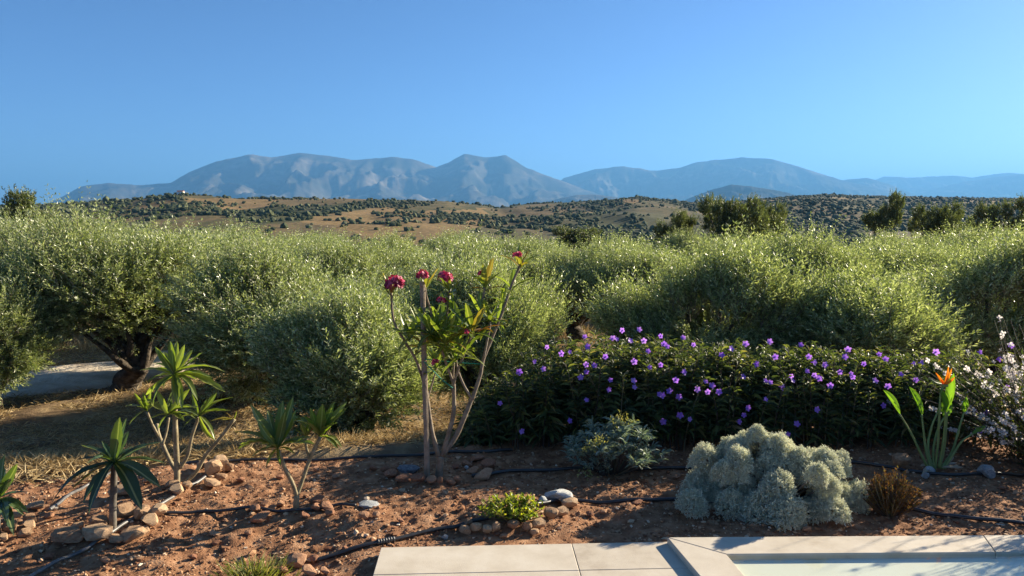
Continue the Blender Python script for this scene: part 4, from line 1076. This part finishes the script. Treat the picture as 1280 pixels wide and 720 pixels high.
# ------------------------------------------------------------------ purple-flowered hedge
rng = np.random.default_rng(8)
HTX = [560, 600, 625, 650, 690, 730, 770, 830, 900, 1000, 1100, 1180, 1260, 1500, 2000]
HTY = [545, 482, 458, 443, 428, 419, 415, 418, 422, 428, 440, 446, 445, 445, 450]
hb = Vector((1.8, 7.2, 0))
hedge = thing('flowering_hedge', 'long dark leafy hedge of narrow leaves dotted with purple trumpet flowers', 'hedge', hb)
SV_, SF_ = Soup(), Soup()
nst = 900
sx = rng.uniform(-.5, 4.75, nst); sy = rng.uniform(6.78, 7.75, nst)
LB, LD, LL = [], [], []
tipsall = []
for x, y in zip(sx, sy):
    px = 640 + FPX * x / y
    tzp = at(px, np.interp(px, HTX, HTY), 7.25).z
    yy = (y - 7.25) / .55
    h = max(.12, tzp * math.sqrt(max(.05, 1 - .55 * yy * yy if yy < 0 else 1 - .25 * yy * yy)) * rng.uniform(.74, 1.03))
    z0 = sz(x, y)
    ln_ = np.array([rng.normal() * .13 - (.18 if x < 0 else 0), rng.normal() * .08 - .16 * max(0, -yy), 0])
    m_ = 6
    t = np.linspace(0, 1, m_)[:, None]
    P = np.array([x, y, z0 - .02]) + t * np.array([0, 0, h]) + (t ** 1.6) * ln_ * h
    if rng.random() < .75:
        V, F = tube(P - np.array(hb), np.linspace(.007, .0025, m_), 4, False); SF_.add(V, F)
    nl = int(14 + 30 * h)
    tt = rng.uniform(.12, 1, nl) ** .8
    pts = np.stack([np.interp(tt, t[:, 0], P[:, i]) for i in range(3)], -1)
    a = rng.uniform(0, 6.28, nl)
    up = .15 + .9 * tt ** 2
    LB.append(pts); LD.append(np.stack([np.cos(a), np.sin(a) - .1, up], -1)); LL.append(rng.uniform(.11, .215, nl) * (1.12 - .55 * tt ** 3))
LB, LD, LL = np.concatenate(LB), np.concatenate(LD), np.concatenate(LL)
V, F = leaves(LB - np.array(hb), LD, LL, LL * .165, rng, .15, .4, 2)
o = link('leaves', mesh_np('hedge_leaves', V, F, 'hedge'), hedge); tag(o, kind='stuff')
o = link('stems', SF_.mesh('hedge_stems', 'hedge_stem'), hedge); tag(o, kind='stuff')
PF = [(684,434),(649,465),(625,504),(652,539),(733,456),(743,457),(726,472),(733,465),(763,475),(761,487),(733,500),(712,526),(679,461),(702,442),(712,440),(788,426),(766,423),(771,424),(805,426),(826,420),(834,433),(830,430),(810,439),(854,422),(867,431),(812,459),(826,456),(793,452),(855,465),(845,475),(792,476),(793,484),(837,489),(828,494),(824,493),(849,496),(872,487),(882,477),(890,482),(885,490),(899,490),(850,519),(862,524),(829,527),(902,444),(914,436),(734,433),(731,421),(778,413),(799,412),(932,430),(962,427),(1001,431),(969,446),(1011,446),(1018,453),(1009,464),(989,470),(991,476),(978,484),(963,478),(957,476),(1018,469),(1024,473),(1031,456),(1056,446),(1060,437),(1050,465),(1064,467),(1066,471),(1099,443),(1107,449),(1094,476),(1126,468),(1142,454),(1152,453),(1145,475),(1021,512),(957,499),(935,510),(930,519),(924,527),(985,543),(996,530),(929,471),(898,490),(1038,482),(1104,507),(1110,483),(1170,440),(1225,440),(1264,432),(1258,484),(1233,516),(1224,538),(1220,515),(1249,449),(940,556),(668,452),(757,446),(1080,455),(945,455)]
def trumpet(seed):
    rg = random.Random(seed); S = Soup(); c = Vector((0, 0, 0))
    petal_flower(S, c, (0, 0, 1), 1.0, rg, 5, .22)
    S.tube([(0, 0, -1.1), (0, 0, -.5), (0, 0, .08)], [.12, .16, .32], 6, False)
    return S.mesh('flower', 'purple', True)
TRM = [trumpet(i) for i in range(4)]
frng = random.Random(4)
for (px, py) in PF:
    f_ = np.clip((py - np.interp(px, HTX, HTY)) / 110, 0, 1)
    Yf = 7.0 - .5 * f_ ** .5 + frng.uniform(-.05, .03)
    p = at(px, py, Yf); d = Vector((frng.uniform(-.8, .8), -1, frng.uniform(-.1, .9))).normalized()
    s = frng.uniform(.023, .034)
    m = d.to_track_quat('Z', 'Y').to_matrix().to_4x4() @ Matrix.Diagonal((s, s, s, 1)); m.translation = p - hb
    link('flower', frng.choice(TRM), hedge, None, m)

# ------------------------------------------------------------------ white-flowered wispy bush
bw = Vector((4.85, 6.5, 0)); bw.z = sz(bw.x, bw.y)
gau = thing('flowering_bush', 'wispy bush of thin arching stems starred with small white flowers', 'bush', bw)
S = Soup(); rg = np.random.default_rng(19); tips = []
LB, LD = [], []
for i in range(170):
    a = rg.uniform(math.pi * .72, math.pi * 1.35) if rg.random() < .6 else rg.uniform(0, 6.28)
    L = rg.uniform(1.0, 1.6); el = rg.uniform(.45, 1.35)
    d = np.array([math.cos(a) * math.cos(el), math.sin(a) * math.cos(el) * .6, math.sin(el)])
    t = np.linspace(0, 1, 7)[:, None]
    P = np.array([rg.normal() * .12, rg.normal() * .12, 0]) + d * L * t + np.array([0, 0, -1]) * (t ** 2) * L * rg.uniform(.02, .22)
    V, F = tube(P, np.linspace(.0045, .0018, 7), 4, False); S.add(V, F)
    for tt in rg.uniform(.42, 1.0, 9):
        tips.append((np.array([np.interp(tt, t[:, 0], P[:, k]) for k in range(3)]), rg.random()))
    k = 24; tq = rg.uniform(.02, .75, k)
    LB.append(np.stack([np.interp(tq, t[:, 0], P[:, q]) for q in range(3)], -1)); LD.append(rg.normal(size=(k, 3)) + d)
o = link('stems', S.mesh('bush_stems', 'hedge_stem'), gau); tag(o, kind='stuff')
V, F = leaves(np.concatenate(LB), np.concatenate(LD), .075, .014, rg, .15)
o = link('leaves', mesh_np('bush_leaves', V, F, 'hedge'), gau); tag(o, kind='stuff')
def gaura(seed):
    rg2 = random.Random(seed); S = Soup(); petal_flower(S, Vector((0, 0, 0)), (0, 0, 1), 1.0, rg2, 4, .3)
    S.tube([(0, 0, -.3), (0, 0, 0)], [.1, .16], 5); S.tube([(0, 0, 0), (.3, .2, .7)], [.04, .03], 4); S.tube([(0, 0, 0), (-.25, .15, .75)], [.04, .03], 4)
    return S.mesh('flower', 'white')
GF = [gaura(i) for i in range(4)]
vis = []
for p, rnd in tips:
    w = Vector(p) + bw; px = 640 + FPX * w.x / w.y
    vis.append((px < 1295, p))
cnt = 0
for v_, p in sorted(vis, key=lambda q: not q[0]):
    cnt += 1
    if cnt > 290: break
    d = Vector((frng.gauss(-.3, .6), frng.gauss(-.6, .6), frng.uniform(0, 1))).normalized(); s = frng.uniform(.018, .029)
    m = d.to_track_quat('Z', 'Y').to_matrix().to_4x4() @ Matrix.Diagonal((s, s, s, 1)); m.translation = Vector(p) + d * .008
    link('flower', frng.choice(GF), gau, None, m)

# two more of the same bushes grow along the bed beyond the picture's edge and throw the dappled shade on the coping
for (dx_, dy_, rz_, sc_) in ((.5, -1.0, .3, 1.05), (1.45, -.75, .0, 1.2), (1.0, -1.75, .6, 1.0)):
    g2 = gau.copy(); col.objects.link(g2); g2.location = (bw.x + dx_, bw.y + dy_, sz(bw.x + dx_, bw.y + dy_)); g2.rotation_euler = (0, 0, rz_); g2.scale = (sc_,) * 3
    g2['label'] = 'white-flowered bush growing past the wispy bush towards the pool'; g2['group'] = 'white-flowered bushes by the pool'
    for ch_ in list(gau.children):
        c2 = ch_.copy(); col.objects.link(c2); c2.parent = g2

# ------------------------------------------------------------------ strelitzia
b = on_soil(1168, 590)
sr = thing('strelitzia', 'strelitzia with upright paddle leaves and a single orange flower', 'plant', b)
Y0 = b.y
def paddle(seed, roll):
    V, F = [], []; n = 9
    for i in range(n):
        t = i / (n - 1); w = .5 * math.sin(math.pi * min(.06 + t * .94, 1)) ** .75
        if i == n - 1: w = .01
        for k in (-1, -.5, 0, .5, 1):
            V.append((t, k * w * math.cos(roll * abs(k)), abs(k) * w * math.sin(roll * abs(k)) + .06 * t * t))
    for i in range(n - 1):
        for k in range(4): a = i * 5 + k; F.append((a, a + 1, a + 6, a + 5))
    return mesh_py('paddle_leaf', V, F, 'strel', True)
PD = [paddle(0, .7), paddle(1, 1.0), paddle(2, .4)]
for (pts, lt, wpx, dy, zh, k) in (
    ([(1160, 585), (1150, 565), (1138, 540), (1124, 517)], (1104, 489), 15, -.05, (.6, -.5, .6), 0),
    ([(1163, 585), (1157, 560), (1154, 535), (1152, 518)], (1136, 485), 14, .0, (.6, -.7, .2), 0),
    ([(1165, 585), (1160, 560), (1164, 535), (1172, 515)], (1183, 500), 14, .12, (-.3, -1, .2), 1),
    ([(1167, 585), (1167, 560), (1172, 538), (1180, 522)], (1186, 500), 12, .1, (0, -1, .2), 2),
    ([(1174, 585), (1180, 560), (1183, 530), (1184, 510)], (1192, 468), 12, -.04, (-.6, -.8, .1), 0),
    ([(1173, 585), (1178, 560), (1181, 535), (1182, 515)], (1174, 487), 12, -.08, (.5, -.8, 0), 1),
    ([(1176, 586), (1190, 565), (1199, 535), (1205, 515)], (1208, 497), 12, .1, (-.5, -.8, .2), 1),
    ([(1180, 586), (1190, 570), (1202, 552), (1216, 542)], (1232, 533), 6, -.02, (0, -.5, 1), 2)):
    P = [at(x, y, Y0 + dy * i / 3) for i, (x, y) in enumerate(pts)]
    sk = link('stalk', branch_mesh(P, .013, .007, 'stalk', 'strel_stalk', base=b), sr)
    q = at(lt[0], lt[1], Y0 + dy); d = q - P[-1]; L = d.length; W = wpx / FPX * Y0 * 1.15
    m = frame(d, zh).to_4x4() @ Matrix.Diagonal((L * 1.05, W, W, 1)); m.translation = P[-1] - b
    link('leaf', PD[k], sr, None, m)
fl = at(1180, 482, Y0 - .08)
link('flower_stalk', branch_mesh([b, at(1172, 560, Y0 - .02), at(1174, 520, Y0 - .06), at(1176, 492, Y0 - .08), fl], .010, .008, 'stalk', 'strel_stalk', base=b), sr)
S = Soup().tube([fl - b + Vector((.03, 0, .0)), fl - b, at(1170, 479, Y0 - .08) - b, at(1160, 472, Y0 - .08) - b], [.012, .014, .009, .002], 7)
link('spathe', S.mesh('spathe', 'strel_stalk', True), sr)
for (px, py, w) in ((1184, 464, .16), (1187, 466, .15), (1172, 470, .14), (1177, 476, .15), (1190, 474, .14)):
    q = at(px, py, Y0 - .09); d = q - fl; d = d * 1.15
    m = frame(d, (0, -1, .1)).to_4x4() @ Matrix.Diagonal((d.length, .10, .06, 1)); m.translation = fl - b
    link('petal', PD[0].copy() if False else None or PD[0], sr, None, m).data = None or PD[0]
opet = PD[0].copy(); opet.materials.clear(); opet.materials.append(M['orange'])
for ob in sr.children:
    if ob.name.startswith('petal'): ob.data = opet; ob.scale = (ob.scale[0] * 1.2, ob.scale[1] * .3, ob.scale[2] * .5)
dpet = PD[2].copy(); dpet.materials.clear(); dpet.materials.append(M['dry_leaf'])
for (px, py, tx_, ty_) in ((1172, 588, 1196, 586), (1175, 590, 1204, 592), (1166, 588, 1152, 600), (1178, 588, 1192, 578), (1160, 587, 1150, 590)):
    p0 = on_soil(px, py) + Vector((0, 0, .04)); q = on_soil(tx_, ty_) + Vector((0, 0, .05)); d = q - p0
    m = frame(d, (0, -.4, 1)).to_4x4() @ Matrix.Diagonal((d.length, .04, .05, 1)); m.translation = p0 - b
    link('withered_leaf', dpet, sr, None, m)

# ------------------------------------------------------------------ silver feathery bush
b = on_soil(971, 655); b = Vector((b.x + .1, b.y + .46, 0)); b.z = sz(b.x, b.y)
sb = thing('silver_bush', 'low silvery-green feathery bush of rounded clumps in front of the hedge', 'bush', b)
def feather_clump(seed, n=850):
    rg = np.random.default_rng(seed)
    d = unit(rg.normal(size=(n, 3)) + np.array([0, 0, .45])); d[:, 2] = np.abs(d[:, 2]) * 1.0 - .15
    B = d * np.array([.72, .72, .95]) * rg.uniform(.6, 1.02, (n, 1)) * (1 + .2 * vnoise(d[:, 0] * 3 + seed, d[:, 1] * 3 + d[:, 2] * 2, seed))[:, None]
    LBs, LDs, LLs = [], [], []
    for i in range(7):           # each sprig is a small feather of seven lobes
        LBs.append(B + d * (.04 * i)); sgn = (-1) ** i
        side = unit(np.cross(d, rg.normal(size=(n, 3))))
        LDs.append(d * .7 + side * sgn * .8 + rg.normal(size=(n, 3)) * .2); LLs.append(rg.uniform(.09, .18, n))
    V, F = leaves(np.concatenate(LBs), np.concatenate(LDs), np.concatenate(LLs), np.concatenate(LLs) * .33, rg, .2)
    return mesh_np('feather_clump', V, F, 'silver')
FC = [feather_clump(i) for i in range(4)]
rgs = np.random.default_rng(52); CLP = []
NC = 66
for i in range(NC):
    u = (i + .5) / NC; th_ = i * 2.39996 + rgs.normal() * .15
    el_ = math.asin(min(1, u ** .9)); ce, se = math.cos(el_), math.sin(el_)
    k_ = 1 + .16 * rgs.normal()
    r_ = rgs.uniform(.09, .145) * (1.12 if se < .3 else 1)
    CLP.append((.53 * ce * math.cos(th_) * k_, .42 * ce * math.sin(th_) * k_, max(.05, (.10 + .30 * se) * (1 + .22 * rgs.normal()) - .06 * (ce > .9)), r_))
for i, (cx_, cy_, cz_, r_) in enumerate(CLP):
    o = link('clump', FC[i % 4], sb, (cx_, cy_, cz_ - r_ * .3)); o.scale = (r_, r_, r_ * rgs.uniform(1.0, 1.45)); o.rotation_euler = (prng.uniform(-.35, .35), prng.uniform(-.35, .35), prng.uniform(0, 6.28))
S = Soup()
for cx_, cy_, cz_, r_ in CLP:
    S.tube(spline([(cx_ * .2, cy_ * .2, -.03), (cx_ * .6, cy_ * .6, cz_ * .5), (cx_, cy_, cz_)], 3), np.linspace(.011, .005, 7), 5)
link('branches', S.mesh('branches', 'stake'), sb)

# ------------------------------------------------------------------ other low plants
def sprig_bush(root, base, n, spreadv, hgt, leafL, leafW, per, mat, seed, droop=.2, up=.8, stem_mat='hedge_stem', tipup=.4, part='leaves', center=(0, 0, 0), seg=2, rosette_tip=False):
    rg = np.random.default_rng(seed); S = Soup(); LB, LD, LL = [], [], []
    for i in range(n):
        a = rg.uniform(0, 6.28); rr = math.sqrt(rg.random())
        tipp = np.array([math.cos(a) * spreadv[0] * rr, math.sin(a) * spreadv[1] * rr, hgt * (1 - .55 * rr ** 2) * rg.uniform(.7, 1.05)]) + np.array(center)
        P = np.array(spline([(center[0] * .4 + tipp[0] * .1, center[1] * .4 + tipp[1] * .1, -.02), tuple(tipp * [.6, .6, .45]), tuple(tipp)], 4))
        S.tube(P, np.linspace(.006, .0025, len(P)), 4, False)
        d = unit(P[-1] - P[-3]) * (1 - up) + np.array([0, 0, up])
        k = per; tt = (rg.uniform(.82, 1, k) if rosette_tip else rg.uniform(.35, 1, k)); idx_ = tt * (len(P) - 1)
        pts = np.stack([np.interp(idx_, np.arange(len(P)), P[:, q]) for q in range(3)], -1)
        aa = rg.uniform(0, 6.28, k)
        LB.append(pts); LD.append(np.stack([np.cos(aa), np.sin(aa), rg.uniform(0, 1.1, k) * tipup + tt ** 4 * .7], -1) + d * .3); LL.append(leafL * rg.uniform(.6, 1.15, k))
    V, F = leaves(np.concatenate(LB), np.concatenate(LD), np.concatenate(LL), np.concatenate(LL) * (leafW / leafL), rg, .18, droop, seg)
    o = link(part, mesh_np(part, V, F, mat), root); tag(o, kind='stuff')
    o = link('stems', S.mesh('stems', stem_mat), root); tag(o, kind='stuff')

b = on_soil(768, 598); b = Vector((b.x, b.y + .1, sz(b.x, b.y + .1)))
gs = thing('grey_leaved_shrub', 'grey-green shrub of curling narrow leaves with yellowish seed heads before the hedge', 'shrub', b)
sprig_bush(gs, b, 46, (.44, .34), .46, .15, .021, 20, 'grey_leaf', 71, .45, .3, rosette_tip=True, tipup=.9)
sprig_bush(gs, b, 36, (.4, .28), .26, .13, .019, 16, 'grey_leaf', 73, .45, .3, rosette_tip=True, tipup=.9)
sprig_bush(gs, b, 16, (.10, .08), .36, .05, .008, 16, 'grey_leaf', 72, .2, .5, center=(-.18, -.22, 0))
S = Soup(); rg = np.random.default_rng(15)
for (px, py, n_, sp) in ((773, 525, 60, 12), (786, 531, 50, 10), (742, 557, 40, 9), (750, 552, 40, 8), (733, 562, 25, 6), (733, 592, 30, 10)):
    c = at(px, py, b.y - (.25 if py > 540 else -.0)) - b
    B = np.array(c) + rg.normal(size=(n_, 3)) * np.array([sp, sp, sp * .8]) / FPX * 6.2 * .5
    V, F = leaves(B, rg.normal(size=(n_, 3)) + [0, 0, .9], rg.uniform(.02, .04, n_), .012, rg, .3); S.add(V, F)
o = link('seed_heads', S.mesh('seed_heads', 'seed'), gs); tag(o, kind='stuff')

b = on_soil(640, 652); b.z = sz(b.x, b.y)
lp = thing('ground_plant', 'low bright yellow-green leafy plant inside a kerb of rounded stones', 'plant', b)
sprig_bush(lp, b, 70, (.27, .20), .17, .052, .017, 11, 'lime', 81, .15, .5, 'hedge_stem', .8)
b = on_soil(1122, 650); b = Vector((b.x, b.y + .1, sz(b.x, b.y + .1)))
bb = thing('brown_bush', 'small rounded half-dry rusty brown bush beside the silver bush', 'bush', b)
sprig_bush(bb, b, 150, (.22, .19), .36, .028, .010, 34, 'brown_leaf', 91, .1, .5, 'hedge_stem', .9, seg=1)
b = on_soil(318, 724)
gt = thing('grass_tuft', 'tuft of green grass sprouting from the red soil near the open hose end', 'grass', b)
rg = np.random.default_rng(44); n_ = 420
B = np.stack([rg.normal(size=n_) * .08, rg.normal(size=n_) * .06, np.zeros(n_)], -1); D = np.stack([B[:, 0] * 5 + rg.normal(size=n_) * .35, B[:, 1] * 5 + rg.normal(size=n_) * .35, np.ones(n_)], -1)
V, F = leaves(B, D, rg.uniform(.08, .17, n_), .006, rg, .1, .25, 2)
o = link('blades', mesh_np('blades', V, F, 'grassy'), gt); tag(o, kind='stuff')
for (px, py, lab) in ((252, 600, None),):
    pass
# dry scrub and weeds along the back edge of the bed
for i, (px, py, n_, w, h, mt, lab) in enumerate(((55, 600, 260, .5, .16, 'straw', 'pale dry brush heap lying behind the glossy corner plumeria'), (265, 506, 200, .35, .28, 'brown_leaf', 'small dry brown weed on the sunlit straw by the track'), (690, 424, 500, 1.0, .5, 'straw', 'tall clump of golden dry grass under the shaded olive tree'), (45, 440, 600, 1.6, .35, 'straw', 'long golden grass verge across the pale track'))):
    g_ = on_ground(px, py); rg = np.random.default_rng(300 + i)
    t_ = thing('dry_weed', lab, 'dry grass', g_)
    B = np.stack([rg.uniform(-w, w, n_), rg.uniform(-.25, .25, n_) * w, np.zeros(n_)], -1)
    B[:, 2] = terrain(B[:, 0] + g_.x, B[:, 1] + g_.y) - g_.z
    D = np.stack([rg.normal(size=n_) * .5, rg.normal(size=n_) * .5, np.ones(n_) * (.4 if i == 0 else 1)], -1)
    V, F = leaves(B, D, rg.uniform(.5, 1.1, n_) * h, .012 if i else .008, rg, .1, .15, 2)
    o = link('blades', mesh_np('blades', V, F, mt), t_); tag(o, kind='stuff')

# ------------------------------------------------------------------ haze
hz_me = bpy.data.meshes.new('haze')
c = 34000
hv = [(x, y, z) for z in (-160, 1620) for (x, y) in ((-c, -c), (c, -c), (c, c), (-c, c))]
hz_me.from_pydata(hv, [], [(3, 2, 1, 0), (4, 5, 6, 7), (0, 1, 5, 4), (1, 2, 6, 5), (2, 3, 7, 6), (3, 0, 4, 7)]); hz_me.update()
hm = bpy.data.materials.new('haze'); hm.use_nodes = True
hn = hm.node_tree.nodes; hn.remove(hn['Principled BSDF'])
pv = hn.new('ShaderNodeVolumePrincipled'); pv.inputs['Color'].default_value = (.12, .33, .64, 1); pv.inputs['Density'].default_value = 6.4e-5; pv.inputs['Anisotropy'].default_value = 0.2
hm.node_tree.links.new(pv.outputs[0], hn['Material Output'].inputs['Volume'])
hz_me.materials.append(hm)
o = link('haze', hz_me); tag(o, kind='stuff')
